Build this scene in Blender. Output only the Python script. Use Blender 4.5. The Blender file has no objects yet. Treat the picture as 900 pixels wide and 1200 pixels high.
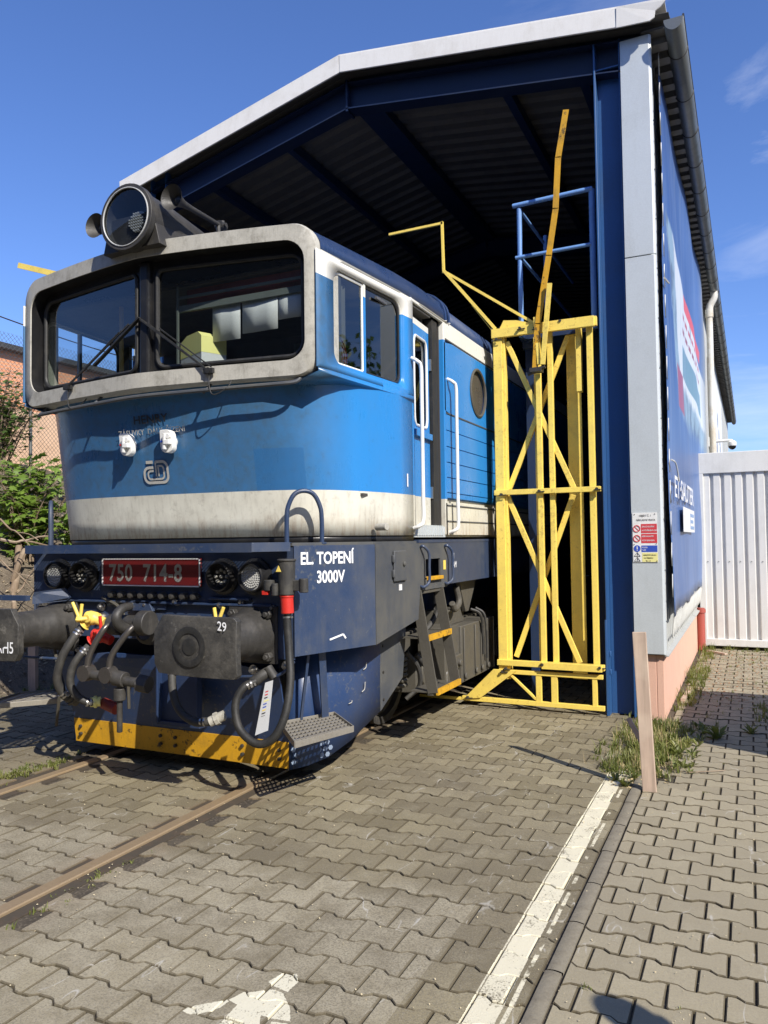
import bpy, bmesh, math, random
from mathutils import Vector, Matrix, noise
random.seed(7)
PI = math.pi
R = math.radians
scene = bpy.context.scene
COL = scene.collection

# ------------------------------------------------------------------ materials
def newmat(name):
    m = bpy.data.materials.new(name); m.use_nodes = True
    nt = m.node_tree
    for n in list(nt.nodes): nt.nodes.remove(n)
    out = nt.nodes.new('ShaderNodeOutputMaterial')
    b = nt.nodes.new('ShaderNodeBsdfPrincipled')
    nt.links.new(b.outputs[0], out.inputs[0])
    return m, nt, b, out
def N(nt, t, **kw):
    n = nt.nodes.new(t)
    for k, v in kw.items(): setattr(n, k, v)
    return n
def obj_co(nt):
    return N(nt, 'ShaderNodeTexCoord').outputs['Object']
def world_co(nt):
    return N(nt, 'ShaderNodeNewGeometry').outputs['Position']
def noise_tex(nt, co, scale, detail=4, rough=.6, stretch=None):
    if stretch:
        mp = N(nt, 'ShaderNodeMapping'); mp.inputs['Scale'].default_value = stretch
        nt.links.new(co, mp.inputs['Vector']); co = mp.outputs[0]
    n = N(nt, 'ShaderNodeTexNoise'); n.inputs['Scale'].default_value = scale
    n.inputs['Detail'].default_value = detail; n.inputs['Roughness'].default_value = rough
    nt.links.new(co, n.inputs['Vector'])
    return n.outputs['Fac']
def ramp(nt, fac, a, b, ca=(0, 0, 0, 1), cb=(1, 1, 1, 1)):
    r = N(nt, 'ShaderNodeValToRGB')
    r.color_ramp.elements[0].position = a; r.color_ramp.elements[1].position = b
    r.color_ramp.elements[0].color = ca; r.color_ramp.elements[1].color = cb
    nt.links.new(fac, r.inputs[0]); return r.outputs[0]
def mixc(nt, fac, a, b, mode='MIX'):
    m = N(nt, 'ShaderNodeMix', data_type='RGBA', blend_type=mode)
    for s, v in ((0, fac), (6, a), (7, b)):
        if hasattr(v, 'default_value') or hasattr(v, 'is_linked'): nt.links.new(v, m.inputs[s])
        elif s == 0: m.inputs[0].default_value = v
        else: m.inputs[s].default_value = (*v[:3], 1)
    return m.outputs[2]
def mth(nt, op, a, b=None, c=None, clamp=False):
    m = N(nt, 'ShaderNodeMath', operation=op, use_clamp=clamp)
    for i, v in enumerate((a, b, c)):
        if v is None: continue
        if hasattr(v, 'is_linked'): nt.links.new(v, m.inputs[i])
        else: m.inputs[i].default_value = v
    return m.outputs[0]
def bump(nt, b, h, strength=.3, dist=.01):
    bp = N(nt, 'ShaderNodeBump'); bp.inputs['Strength'].default_value = strength
    bp.inputs['Distance'].default_value = dist
    nt.links.new(h, bp.inputs['Height']); nt.links.new(bp.outputs[0], b.inputs['Normal'])
def paint(name, col, rough=.45, dirt=(.10, .085, .065), amt=.35, scale=3., metal=0., streak=True, bmp=.15, lo=.48, hi=.72, rust=0., rustcol=(.17, .065, .022), rscale=16):
    """painted / worn surface: base colour with patches of grime and fine scratches"""
    m, nt, b, o = newmat(name); co = world_co(nt)
    f1 = noise_tex(nt, co, scale, 8, .65)
    f2 = noise_tex(nt, co, scale * 6, 5, .7, (1, 1, .18) if streak else None)
    g = ramp(nt, f1, lo, hi); g2 = ramp(nt, f2, .5, .8)
    fac = mth(nt, 'MULTIPLY', mth(nt, 'ADD', mth(nt, 'MULTIPLY', g, .7), mth(nt, 'MULTIPLY', g2, .5), clamp=True), amt)
    c = mixc(nt, fac, col, dirt)
    fine = noise_tex(nt, co, 90, 3, .6)
    c = mixc(nt, mth(nt, 'MULTIPLY', ramp(nt, fine, .35, .75), .16), c, tuple(min(1, x * 1.6 + .02) for x in col))
    if rust:
        sp_ = noise_tex(nt, co, rscale, 7, .72); sp2 = noise_tex(nt, co, 1.7, 3, .5)
        rf = mth(nt, 'MULTIPLY', ramp(nt, mth(nt, 'ADD', mth(nt, 'MULTIPLY', sp_, .75), mth(nt, 'MULTIPLY', sp2, .25)), .575, .605), rust)
        c = mixc(nt, rf, c, rustcol)
    nt.links.new(c, b.inputs['Base Color'])
    rr = mth(nt, 'ADD', mth(nt, 'MULTIPLY', fac, .5), rough, clamp=True)
    nt.links.new(rr, b.inputs['Roughness']); b.inputs['Metallic'].default_value = metal
    bump(nt, b, mth(nt, 'ADD', f1, mth(nt, 'MULTIPLY', fine, .25)), bmp, .01)
    return m

M = {}
M['navy'] = paint('navy_paint', (.024, .044, .098), .36, (.085, .088, .085), .75, 2.2, lo=.42, hi=.7, rust=.5, rustcol=(.13, .13, .12), rscale=26)
M['navy_dull'] = paint('navy_paint_grimed', (.050, .058, .072), .5, (.105, .10, .082), 1.0, 2.4, lo=.36, hi=.62)
M['blue'] = paint('blue_steel_paint', (.024, .088, .235), .4, (.05, .06, .06), .35, 1.6)
M['blue_lt'] = paint('rail_blue_paint', (.15, .30, .60), .4, (.06, .06, .05), .4, 4)
M['yellow'] = paint('yellow_paint', (.90, .66, .13), .42, (.40, .27, .08), .5, 5, streak=False, rust=.30, rscale=26)
M['yellow_dirty'] = paint('dirty_yellow_paint', (.62, .33, .015), .5, (.09, .06, .025), .6, 5, rust=.8, rustcol=(.05, .035, .02), rscale=18)
M['surround'] = paint('weathered_grey_paint', (.42, .405, .35), .6, (.09, .08, .062), .75, 9, bmp=.3)
M['iron'] = paint('dark_grimy_iron', (.035, .033, .03), .5, (.11, .10, .085), .55, 6, bmp=.5)
M['bogie'] = paint('brown_grey_bogie_paint', (.085, .078, .062), .6, (.035, .032, .028), .6, 5, bmp=.4)
M['rubber'] = paint('rubber', (.018, .018, .017), .55, (.10, .09, .075), .35, 14)
M['hose'] = paint('dusty_hose_rubber', (.032, .031, .029), .6, (.13, .12, .095), .55, 12)
M['blackp'] = paint('black_paint', (.012, .012, .013), .35, (.06, .055, .045), .3, 8)
M['red'] = paint('red_paint', (.55, .028, .018), .4, (.12, .02, .01), .3, 10)
M['plate_red'] = paint('number_plate_red', (.19, .014, .014), .4, (.06, .02, .02), .35, 12)
M['white'] = paint('white_paint', (.78, .78, .75), .4, (.35, .32, .26), .35, 6)
M['greypt'] = paint('light_grey_paint', (.50, .51, .50), .4, (.2, .19, .16), .4, 6)
M['chrome'] = paint('worn_steel', (.45, .44, .42), .3, (.12, .10, .08), .5, 12, metal=.9)
M['zinc'] = paint('zinc_gutter', (.17, .18, .175), .42, (.10, .10, .09), .5, 3, metal=.5)
M['clad'] = paint('silver_grey_cladding', (.55, .59, .60), .36, (.22, .23, .22), .35, 1.2, metal=.15)
M['cladwall'] = paint('grey_wall_cladding', (.42, .43, .41), .45, (.16, .15, .12), .5, 2)
M['roof_in'] = paint('dull_roof_sheet', (.12, .115, .105), .55, (.05, .05, .05), .5, 2)
M['fascia'] = paint('cream_fascia', (.76, .735, .67), .5, (.42, .38, .31), .5, 3)
M['pink'] = paint('salmon_render', (.70, .42, .31), .8, (.52, .34, .25), .45, 3, bmp=.4)
M['cont'] = paint('pale_grey_container', (.66, .655, .62), .42, (.33, .32, .29), .4, 2.0)
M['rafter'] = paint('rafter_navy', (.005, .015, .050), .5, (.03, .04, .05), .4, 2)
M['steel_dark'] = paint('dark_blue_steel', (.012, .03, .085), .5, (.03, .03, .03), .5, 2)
M['floor_conc'] = paint('dark_workshop_floor', (.13, .12, .11), .7, (.05, .045, .04), .6, 2, streak=False)
M['lampglass'] = None

def glass(name, tint=(.55, .62, .62), refl=.12):
    m, nt, b, o = newmat(name); nt.nodes.remove(b)
    t = N(nt, 'ShaderNodeBsdfTransparent'); t.inputs[0].default_value = (*tint, 1)
    g = N(nt, 'ShaderNodeBsdfGlossy'); g.inputs['Roughness'].default_value = .02
    g.inputs['Color'].default_value = (.9, .93, .95, 1)
    lw = N(nt, 'ShaderNodeLayerWeight'); lw.inputs['Blend'].default_value = .5
    f = mth(nt, 'ADD', mth(nt, 'MULTIPLY', mth(nt, 'POWER', lw.outputs['Facing'], 4.0), .85), refl, clamp=True)
    mx = N(nt, 'ShaderNodeMixShader'); nt.links.new(f, mx.inputs[0])
    nt.links.new(t.outputs[0], mx.inputs[1]); nt.links.new(g.outputs[0], mx.inputs[2])
    nt.links.new(mx.outputs[0], o.inputs[0])
    return m
M['glass'] = glass('window_glass', (.80, .84, .83), .08)
M['sideglass'] = glass('side_window_glass', (.3, .33, .34), .10)
def simple(name, col, rough=.5, metal=0.):
    m, nt, b, o = newmat(name)
    b.inputs['Base Color'].default_value = (*col, 1); b.inputs['Roughness'].default_value = rough
    b.inputs['Metallic'].default_value = metal
    return m
M['paper'] = paint('paper', (.56, .57, .57), .8, (.5, .5, .5), .2, 4)
M['ink'] = simple('black_ink', (.02, .02, .022), .5)
M['letter'] = paint('white_lettering', (.78, .79, .80), .5, (.35, .35, .35), .35, 14)
M['letter_grey'] = paint('worn_grey_lettering', (.42, .41, .37), .55, (.2, .19, .17), .5, 16)
M['redsign'] = simple('sign_red', (.60, .06, .07), .4)
M['bluesign'] = simple('sign_blue', (.04, .09, .45), .4)
M['yelsign'] = simple('sign_yellow', (.80, .74, .30), .4)
M['lens'] = paint('lamp_lens', (.42, .42, .40), .15, (.1, .1, .1), .3, 20)
M['led'] = simple('lamp_led', (.35, .34, .30), .2)
M['yelbox'] = simple('pale_yellow_card', (.80, .76, .28), .7)
M['cab_in'] = paint('cab_interior', (.11, .125, .115), .6, (.04, .04, .04), .4, 4)
M['navy_skirt'] = paint('navy_skirt_paint', (.020, .046, .125), .36, (.075, .078, .075), .45, 2.6, rust=.5, rustcol=(.13, .13, .12), rscale=24)
M['cab_dk'] = paint('cab_dark_panel', (.06, .055, .05), .6, (.02, .02, .02), .4, 4)
M['curtain'] = simple('cream_curtain', (.62, .58, .46), .85)
M['wood'] = None

def wood(name, col):
    m, nt, b, o = newmat(name); co = obj_co(nt)
    g = noise_tex(nt, co, 22, 6, .65, (1, 1, .06)); k = noise_tex(nt, co, 5, 3, .5)
    c = mixc(nt, ramp(nt, g, .35, .7), col, tuple(x * .62 for x in col))
    c = mixc(nt, mth(nt, 'MULTIPLY', ramp(nt, k, .5, .75), .4), c, (.72, .60, .46))
    nt.links.new(c, b.inputs['Base Color']); b.inputs['Roughness'].default_value = .8
    bump(nt, b, g, .3, .004); return m
M['wood'] = wood('sawn_plank', (.56, .42, .32))
M['deadwood'] = wood('dead_wood', (.26, .19, .125))
M['buffer_face'] = paint('scuffed_buffer_plate', (.030, .029, .027), .48, (.13, .12, .10), .85, 7, streak=False, bmp=.5, lo=.4, hi=.75, rust=.6, rustcol=(.16, .15, .13), rscale=9)

def livery():
    """the locomotive's paint scheme: dirty white skirt band, bright blue, white belt, navy roof - by height"""
    m, nt, b, o = newmat('locomotive_livery'); co = world_co(nt)
    sp = N(nt, 'ShaderNodeSeparateXYZ'); nt.links.new(co, sp.inputs[0]); z = sp.outputs[2]
    f1 = noise_tex(nt, co, 2.4, 9, .65); f2 = noise_tex(nt, co, 30, 5, .7, (1, 1, .12)); f3 = noise_tex(nt, co, 60, 4, .6)
    speck = noise_tex(nt, co, 16, 6, .7)
    dirt = mth(nt, 'ADD', mth(nt, 'MULTIPLY', ramp(nt, f1, .42, .72), .55), mth(nt, 'MULTIPLY', ramp(nt, f2, .5, .78), .45), clamp=True)
    blue = mixc(nt, mth(nt, 'MULTIPLY', dirt, .35), (.026, .225, .58), (.06, .18, .36))
    blue = mixc(nt, mth(nt, 'MULTIPLY', ramp(nt, speck, .60, .72), .45), blue, (.03, .12, .27))
    # grey film of road dust baked on the flat front of the nose
    spx = N(nt, 'ShaderNodeSeparateXYZ'); nt.links.new(co, spx.inputs[0])
    film = mth(nt, 'DIVIDE', mth(nt, 'SUBTRACT', 1.30, mth(nt, 'ADD', spx.outputs[1], mth(nt, 'MULTIPLY', f1, .25))), .42, clamp=True)
    blue = mixc(nt, mth(nt, 'MULTIPLY', film, mth(nt, 'ADD', .62, mth(nt, 'MULTIPLY', ramp(nt, speck, .4, .65), .2))), blue, (.060, .105, .150))
    px_, pz_ = spx.outputs[0], spx.outputs[2]
    patch = mth(nt, 'MULTIPLY', mth(nt, 'MULTIPLY', mth(nt, 'GREATER_THAN', px_, .80), mth(nt, 'LESS_THAN', px_, 1.14)), mth(nt, 'MULTIPLY', mth(nt, 'GREATER_THAN', pz_, 1.9), mth(nt, 'LESS_THAN', pz_, 2.325)))
    blue = mixc(nt, mth(nt, 'MULTIPLY', patch, .7), blue, (.028, .125, .30))
    wht = mixc(nt, mth(nt, 'MULTIPLY', dirt, .75), (.68, .66, .56), (.24, .21, .16))
    wht = mixc(nt, mth(nt, 'MULTIPLY', ramp(nt, speck, .55, .75), .5), wht, (.22, .19, .15))
    # rust streaks creep up from the bottom seam
    low = mth(nt, 'SUBTRACT', 1.0, mth(nt, 'MULTIPLY', mth(nt, 'SUBTRACT', z, 1.70), 5.0), clamp=True)
    wht = mixc(nt, mth(nt, 'MULTIPLY', mth(nt, 'MULTIPLY', low, ramp(nt, f2, .45, .7)), .6), wht, (.34, .17, .07))
    belt = mixc(nt, mth(nt, 'MULTIPLY', dirt, .35), (.78, .77, .70), (.40, .36, .28))
    roof = mixc(nt, mth(nt, 'MULTIPLY', dirt, .45), (.022, .045, .115), (.09, .10, .11))
    def step(zz): return mth(nt, 'GREATER_THAN', z, zz)
    c = mixc(nt, step(2.035), wht, blue); c = mixc(nt, step(3.45), c, belt); c = mixc(nt, step(3.625), c, roof)
    nt.links.new(c, b.inputs['Base Color'])
    nt.links.new(mth(nt, 'ADD', mth(nt, 'MULTIPLY', dirt, .3), .27), b.inputs['Roughness'])
    bump(nt, b, mth(nt, 'ADD', f1, mth(nt, 'MULTIPLY', f3, .1)), .08, .01)
    return m
M['livery'] = livery()

# ------------------------------------------------------------------ mesh collector
class MB:
    def __init__(s): s.bm = bmesh.new(); s.mats = []; s.cur = 0
    def mat(s, m):
        if m not in s.mats: s.mats.append(m)
        s.cur = s.mats.index(m); return s
    def _f(s, vs, smooth=False):
        try:
            f = s.bm.faces.new(vs); f.material_index = s.cur; f.smooth = smooth; return f
        except ValueError: return None
    def poly(s, pts, smooth=False): return s._f([s.bm.verts.new(p) for p in pts], smooth)
    def box(s, a, b, m=None):
        x0, x1 = sorted((a[0], b[0])); y0, y1 = sorted((a[1], b[1])); z0, z1 = sorted((a[2], b[2]))
        v = [s.bm.verts.new(Vector(p) if m is None else m @ Vector(p)) for p in
             ((x0,y0,z0),(x1,y0,z0),(x1,y1,z0),(x0,y1,z0),(x0,y0,z1),(x1,y0,z1),(x1,y1,z1),(x0,y1,z1))]
        for q in ((0,3,2,1),(4,5,6,7),(0,1,5,4),(1,2,6,5),(2,3,7,6),(3,0,4,7)): s._f([v[i] for i in q])
        return s
    def frame(s, a, b, hint=(0, 0, 1)):
        d = (Vector(b) - Vector(a)).normalized(); h = Vector(hint)
        if abs(d.dot(h)) > .99: h = Vector((0, 1, 0))
        u = d.cross(h).normalized(); w = u.cross(d).normalized(); return d, u, w
    def bar(s, a, b, wu, ww, hint=(0, 0, 1)):
        """rectangular bar from a to b; wu across (perp. to hint), ww along hint"""
        a, b = Vector(a), Vector(b); d, u, w = s.frame(a, b, hint)
        v = [s.bm.verts.new(p + u * su * wu / 2 + w * sw * ww / 2) for p in (a, b) for su, sw in ((-1,-1),(1,-1),(1,1),(-1,1))]
        for q in ((0,3,2,1),(4,5,6,7),(0,1,5,4),(1,2,6,5),(2,3,7,6),(3,0,4,7)): s._f([v[i] for i in q])
        return s
    def cyl(s, a, b, r, r2=None, n=20, caps=True, smooth=True):
        a, b = Vector(a), Vector(b); r2 = r if r2 is None else r2; d, u, w = s.frame(a, b)
        A = []; B = []
        for i in range(n):
            t = 2 * PI * i / n; k = u * math.cos(t) + w * math.sin(t)
            A.append(s.bm.verts.new(a + k * r)); B.append(s.bm.verts.new(b + k * r2))
        for i in range(n): s._f([A[i], A[(i+1) % n], B[(i+1) % n], B[i]], smooth)
        if caps:
            s._f(A[::-1]); s._f(B)
        return s
    def lathe(s, a, axis, prof, n=28, smooth=True):
        """prof: list of (distance along axis, radius)"""
        a = Vector(a); ax = Vector(axis).normalized(); d, u, w = s.frame(a, a + ax)
        rings = []
        for t, r in prof:
            if r <= 1e-6: rings.append([s.bm.verts.new(a + ax * t)])
            else: rings.append([s.bm.verts.new(a + ax * t + (u * math.cos(2*PI*i/n) + w * math.sin(2*PI*i/n)) * r) for i in range(n)])
        for p, q in zip(rings, rings[1:]):
            for i in range(n):
                j = (i + 1) % n
                if len(p) == 1 and len(q) == 1: continue
                if len(p) == 1: s._f([p[0], q[j], q[i]], smooth)
                elif len(q) == 1: s._f([p[i], p[j], q[0]], smooth)
                else: s._f([p[i], p[j], q[j], q[i]], smooth)
        return s
    def tube(s, pts, r, n=10, sub=6, smooth=True, caps=True, curve=True, rfn=None):
        P = [Vector(p) for p in pts]
        if curve and len(P) > 2:
            Q = []
            E = [P[0] * 2 - P[1]] + P + [P[-1] * 2 - P[-2]]
            for i in range(1, len(E) - 2):
                for k in range(sub):
                    t = k / sub; p0, p1, p2, p3 = E[i-1], E[i], E[i+1], E[i+2]
                    Q.append(.5 * ((2*p1) + (-p0+p2)*t + (2*p0-5*p1+4*p2-p3)*t*t + (-p0+3*p1-3*p2+p3)*t**3))
            Q.append(P[-1]); P = Q
        rings = []; u = None; dp = None
        for i, p in enumerate(P):
            d = (P[min(i+1, len(P)-1)] - P[max(i-1, 0)])
            if d.length < 1e-9: continue
            d.normalize()
            if u is None:
                u = d.cross(Vector((0, 0, 1)))
                if u.length < .05: u = d.cross(Vector((0, 1, 0)))
            else: u = dp.rotation_difference(d) @ u
            dp = d.copy()
            u = (u - d * u.dot(d)).normalized(); w = d.cross(u)
            rr = r if rfn is None else rfn(i / (len(P) - 1)) * r
            rings.append([s.bm.verts.new(p + (u * math.cos(2*PI*k/n) + w * math.sin(2*PI*k/n)) * rr) for k in range(n)])
        for A, B in zip(rings, rings[1:]):
            for k in range(n): s._f([A[k], A[(k+1) % n], B[(k+1) % n], B[k]], smooth)
        if caps: s._f(rings[0][::-1]); s._f(rings[-1])
        return s
    def prism(s, pts, d):
        """closed outline pts (3-D) pushed by vector d"""
        d = Vector(d); A = [s.bm.verts.new(p) for p in pts]; B = [s.bm.verts.new(Vector(p) + d) for p in pts]
        s._f(A[::-1]); s._f(B); n = len(A)
        for i in range(n): s._f([A[i], A[(i+1) % n], B[(i+1) % n], B[i]])
        return s
    def grid(s, rows, smooth=True, close=False):
        V = [[s.bm.verts.new(p) for p in r] for r in rows]
        for A, B in zip(V, V[1:]):
            m = len(A)
            for i in range(m if close else m - 1):
                s._f([A[i], A[(i+1) % m], B[(i+1) % m], B[i]], smooth)
        return s
    def build(s, name, mat=None, parent=None, bevel=0, solid=0, segs=2, recalc=True, auto=None):
        me = bpy.data.meshes.new(name)
        if recalc: bmesh.ops.recalc_face_normals(s.bm, faces=s.bm.faces[:])
        s.bm.to_mesh(me); s.bm.free()
        if any(p.use_smooth for p in me.polygons): me.set_sharp_from_angle(angle=R(42))
        if mat is not None: me.materials.append(mat)
        else:
            for m in s.mats: me.materials.append(m)
        o = bpy.data.objects.new(name, me); COL.objects.link(o)
        if parent is not None: o.parent = parent; o.matrix_parent_inverse = Matrix.Translation(-PO.get(parent.name, Vector()))
        if solid:
            md = o.modifiers.new('thickness', 'SOLIDIFY'); md.thickness = solid; md.offset = 0
        if bevel:
            md = o.modifiers.new('bevel', 'BEVEL'); md.width = bevel; md.segments = segs; md.limit_method = 'ANGLE'
            md.angle_limit = R(40); md.harden_normals = False
        return o
def each(items, fn, name, mat, parent, **kw):
    """one mesh object per item"""
    out = []
    for it in items:
        m = MB(); fn(m, *it); out.append(m.build(name, mat, parent, **kw))
    return out
PO = {}
def thing(name, label, cat, loc=(0, 0, 0), group=None):
    o = bpy.data.objects.new(name, None); COL.objects.link(o); o.location = loc
    o.empty_display_size = .2
    PO[o.name] = Vector(loc)
    return tag(o, label, cat, group)
def tag(o, label, cat, group=None):
    o['label'] = label; o['category'] = cat
    if group: o['group'] = group
    return o
def struct(o): o['kind'] = 'structure'; return o
def stuff(o, label=None, cat=None):
    o['kind'] = 'stuff'
    if label: o['label'] = label; o['category'] = cat
    return o
def text_into(mb, s, origin, right, up, h, depth=.002, sx=1., bold=0., align='LEFT', spacing=1.):
    """mesh lettering, cap height about h, lying in the plane (right, up)"""
    cu = bpy.data.curves.new('lettering', 'FONT'); cu.body = s; cu.size = h * 1.38; cu.offset = bold
    cu.align_x = align; cu.resolution_u = 3; cu.space_character = spacing
    ob = bpy.data.objects.new('lettering_tmp', cu); COL.objects.link(ob)
    dg = bpy.context.evaluated_depsgraph_get(); me = ob.evaluated_get(dg).to_mesh()
    r = Vector(right).normalized(); u = Vector(up).normalized(); n = r.cross(u); o = Vector(origin)
    vs = [mb.bm.verts.new(o + r * v.co.x * sx + u * v.co.y + n * depth) for v in me.vertices]
    for p in me.polygons: mb._f([vs[i] for i in p.vertices])
    ob.evaluated_get(dg).to_mesh_clear()
    bpy.data.objects.remove(ob); bpy.data.curves.remove(cu)
    return mb
def rrect(x0, x1, z0, z1, rad, n=6, m=8):
    """rounded rectangle as list of (x,z); rad = radius or 4 radii (bl, br, tr, tl); n per corner, m per edge"""
    if not hasattr(rad, '__len__'): rad = (rad,) * 4
    cs = [(x0, z0, 1, 1, PI), (x1, z0, -1, 1, 1.5 * PI), (x1, z1, -1, -1, 0), (x0, z1, 1, -1, .5 * PI)]
    pts = []
    corners = []
    for (cx, cz, sx, sz, a0), r in zip(cs, rad):
        corners.append([(cx + sx * r + r * math.cos(a0 + .5 * PI * k / n), cz + sz * r + r * math.sin(a0 + .5 * PI * k / n)) for k in range(n + 1)])
    for i in range(4):
        c = corners[i]; d = corners[(i + 1) % 4]
        pts += c
        for k in range(1, m):
            t = k / m; pts.append((c[-1][0] * (1 - t) + d[0][0] * t, c[-1][1] * (1 - t) + d[0][1] * t))
    return pts

# ------------------------------------------------------------------ LOCOMOTIVE (track centre x = 0, buffers at y = 0, rail top z = 0)
loco = thing('locomotive', 'blue and white diesel locomotive with grey framed windscreens standing half out of the shed', 'locomotive', (0, .6, 0))

def yf(x): return .47 + .2 * (min(abs(x), 1.4) / 1.36) ** 1.25          # plan of the windscreen surround
def xs(y): return 1.365 + .135 * min(max((y - .68) / 1.3, 0), 1)        # plan of the cab side

# --- nose: a lofted panel, square-cornered in plan and leaning out towards the top
NB = [(0, .80), (.35, .812), (.65, .832), (.90, .868), (1.06, .912), (1.17, .972), (1.26, 1.06), (1.33, 1.18), (1.39, 1.34), (1.44, 1.53), (1.475, 1.74), (1.492, 1.945)]
NT = [(0, .62), (.35, .635), (.65, .66), (.90, .70), (1.06, .75), (1.17, .815), (1.26, .91), (1.33, 1.04), (1.39, 1.22), (1.44, 1.45), (1.475, 1.70), (1.492, 1.945)]
def nose_row(z):
    t = min(max((z - 1.72) / 1.03, 0), 1.12)
    t2 = t + .18 * max(0, (z - 2.6) / .25) ** 2 * .3
    h = [(a[0] * (1 - t2) + b[0] * t2, a[1] * (1 - t2) + b[1] * t2) for a, b in zip(NB, NT)]
    return [(-x, y, z) for x, y in h[:0:-1]] + [(x, y, z) for x, y in h]
def nose_y(z): return .80 - .18 * (z - 1.72) / 1.03
m = MB(); m.grid([nose_row(z) for z in [1.715, 1.85, 2.0, 2.15, 2.3, 2.45, 2.6, 2.7, 2.8, 2.86]])
nose = m.build('nose_panel', M['livery'], loco, solid=.012)
# dark seam and foot strip under the nose
m = MB(); m.grid([[(x * .995, y + .006, zz) for x, y, z in nose_row(1.72)] for zz in (1.665, 1.72)])
m.build('nose_foot_strip', M['blackp'], loco, solid=.006)

# --- lettering and sockets on the nose
nn = Vector((0, -1, -.175)).normalized(); nup = Vector((0, -.175, 1)).normalized()
m = MB(); text_into(m, 'HENRY', (-.02, nose_y(2.585) - .010, 2.555), (1, .015, 0), nup, .062, sx=1.15, bold=.0015, align='CENTER'); m.build('name_lettering', M['ink'], nose)
for wd, xx, al in (('ZÁSUVKY', -.335, 'LEFT'), ('DÁLK.', -.055, 'LEFT'), ('ŘÍZENÍ', .115, 'LEFT')):
    m = MB(); text_into(m, wd, (xx, nose_y(2.50) - .014, 2.475), (1, .015, 0), nup, .043, sx=.95, align=al); m.build('small_lettering', M['letter_grey'], nose)
def socket(x, z, label, flap):
    m = MB().mat(M['white'])
    y = nose_y(z) + .02 * abs(x)
    # hinged cover: D-shaped flat casting
    out = rrect(x - .055, x + .055, z - .105, z + .06, (.05, .045, .05, .012), 5, 1)
    m.prism([(px, y - .075 - (pz - z) * .1, pz) for px, pz in out], (0, .05, 0))
    m.box((x + .0, y - .105, z - .05), (x + .05, y - .07, z - .015)); m.box((x - .01, y - .10, z - .085), (x + .012, y - .07, z + .03))
    m.cyl((x + .03, y - .095, z + .01), (x + .03, y - .06, z + .01), .02); m.cyl((x, y - .04, z - .02), (x, y + .02, z - .02), .042)
    o = m.build('socket', None, loco, bevel=.004); o['label'] = label
    m = MB(); m.box((x - .045, y - .082, z - .03), (x - .008, y - .074, z - .017)); m.build('coloured_strip', flap, o)
socket(-.235, 2.43, 'left grey socket with thin red strip', M['red'])
socket(.15, 2.43, 'right white socket with blue strip', M['bluesign'])

# operator's emblem: rounded strokes of a C, a bar and a D
m = MB()
def stroke(pts, w, z0=2.2):
    pts = [Vector((p[0], 0, p[1])) for p in pts]
    L = []; Rr = []
    for i, p in enumerate(pts):
        d = (pts[min(i + 1, len(pts) - 1)] - pts[max(i - 1, 0)]).normalized(); nrm = Vector((-d.z, 0, d.x))
        L.append(p + nrm * w / 2); Rr.append(p - nrm * w / 2)
    def put(p): return (p.x - .04, nose_y(p.z) - .011, p.z)
    for i in range(len(pts) - 1):
        m.poly([put(L[i]), put(L[i+1]), put(Rr[i+1]), put(Rr[i])])
def arc(cx, cz, r, a0, a1, n=8): return [(cx + r * math.cos(R(a0 + (a1 - a0) * k / n)), cz + r * math.sin(R(a0 + (a1 - a0) * k / n))) for k in range(n + 1)]
zc = 2.19
stroke([(-.01, zc + .045)] + arc(-.055, zc, .045, 90, 180) + arc(-.055, zc - .02, .045, 180, 270) + [(.07, zc - .065)] + arc(.075, zc - .02, .045, 270, 360) + arc(.075, zc + .04, .045, 0, 90) + [(.015, zc + .085)], .02)
stroke([(-.01, zc + .02)] + arc(-.04, zc - .005, .025, 90, 180) + arc(-.04, zc - .015, .025, 180, 270) + [(.055, zc - .04)] + arc(.06, zc - .015, .024, 270, 360) + arc(.06, zc + .03, .024, 0, 90) + [(.035, zc + .055)], .014)
stroke([(-.075, zc + .085), (-.01, zc + .085)], .022)
stroke([(.012, zc + .09), (.012, zc - .02)], .014); stroke([(.035, zc + .06), (.035, zc - .02)], .012)
m.build('emblem', M['letter_grey'], nose)

# --- windscreen surround
OUT = rrect(-1.365, 1.365, 2.775, 3.80, (.14, .14, .17, .17), 8, 24)
INN = rrect(-1.275, 1.275, 2.885, 3.69, (.13, .13, .14, .14), 8, 24)
def crown(x, z): return z + (.022 * (1 - (x / 1.36) ** 2) if z > 3.3 else -.0)
def L3(loop, dy, grow=0): return [(x * (1 + grow), yf(x) + dy, crown(x, z)) for x, z in loop]
m = MB(); m.mat(M['surround'])
lip = [(x * .998, z) for x, z in OUT]
m.grid([L3(OUT, .34), L3(OUT, .012), L3([(x * .992, z + (.006 if z < 3.2 else -.006)) for x, z in OUT], 0), L3([(x * 1.004, z) for x, z in INN], 0), L3(INN, .008), ], close=True)
m.build('windscreen_surround', None, loco, auto=True)
m = MB(); m.grid([L3(INN, .008), L3([(x * .995, z) for x, z in INN], .13)], close=True); m.build('surround_recess', M['blackp'], loco)
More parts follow.
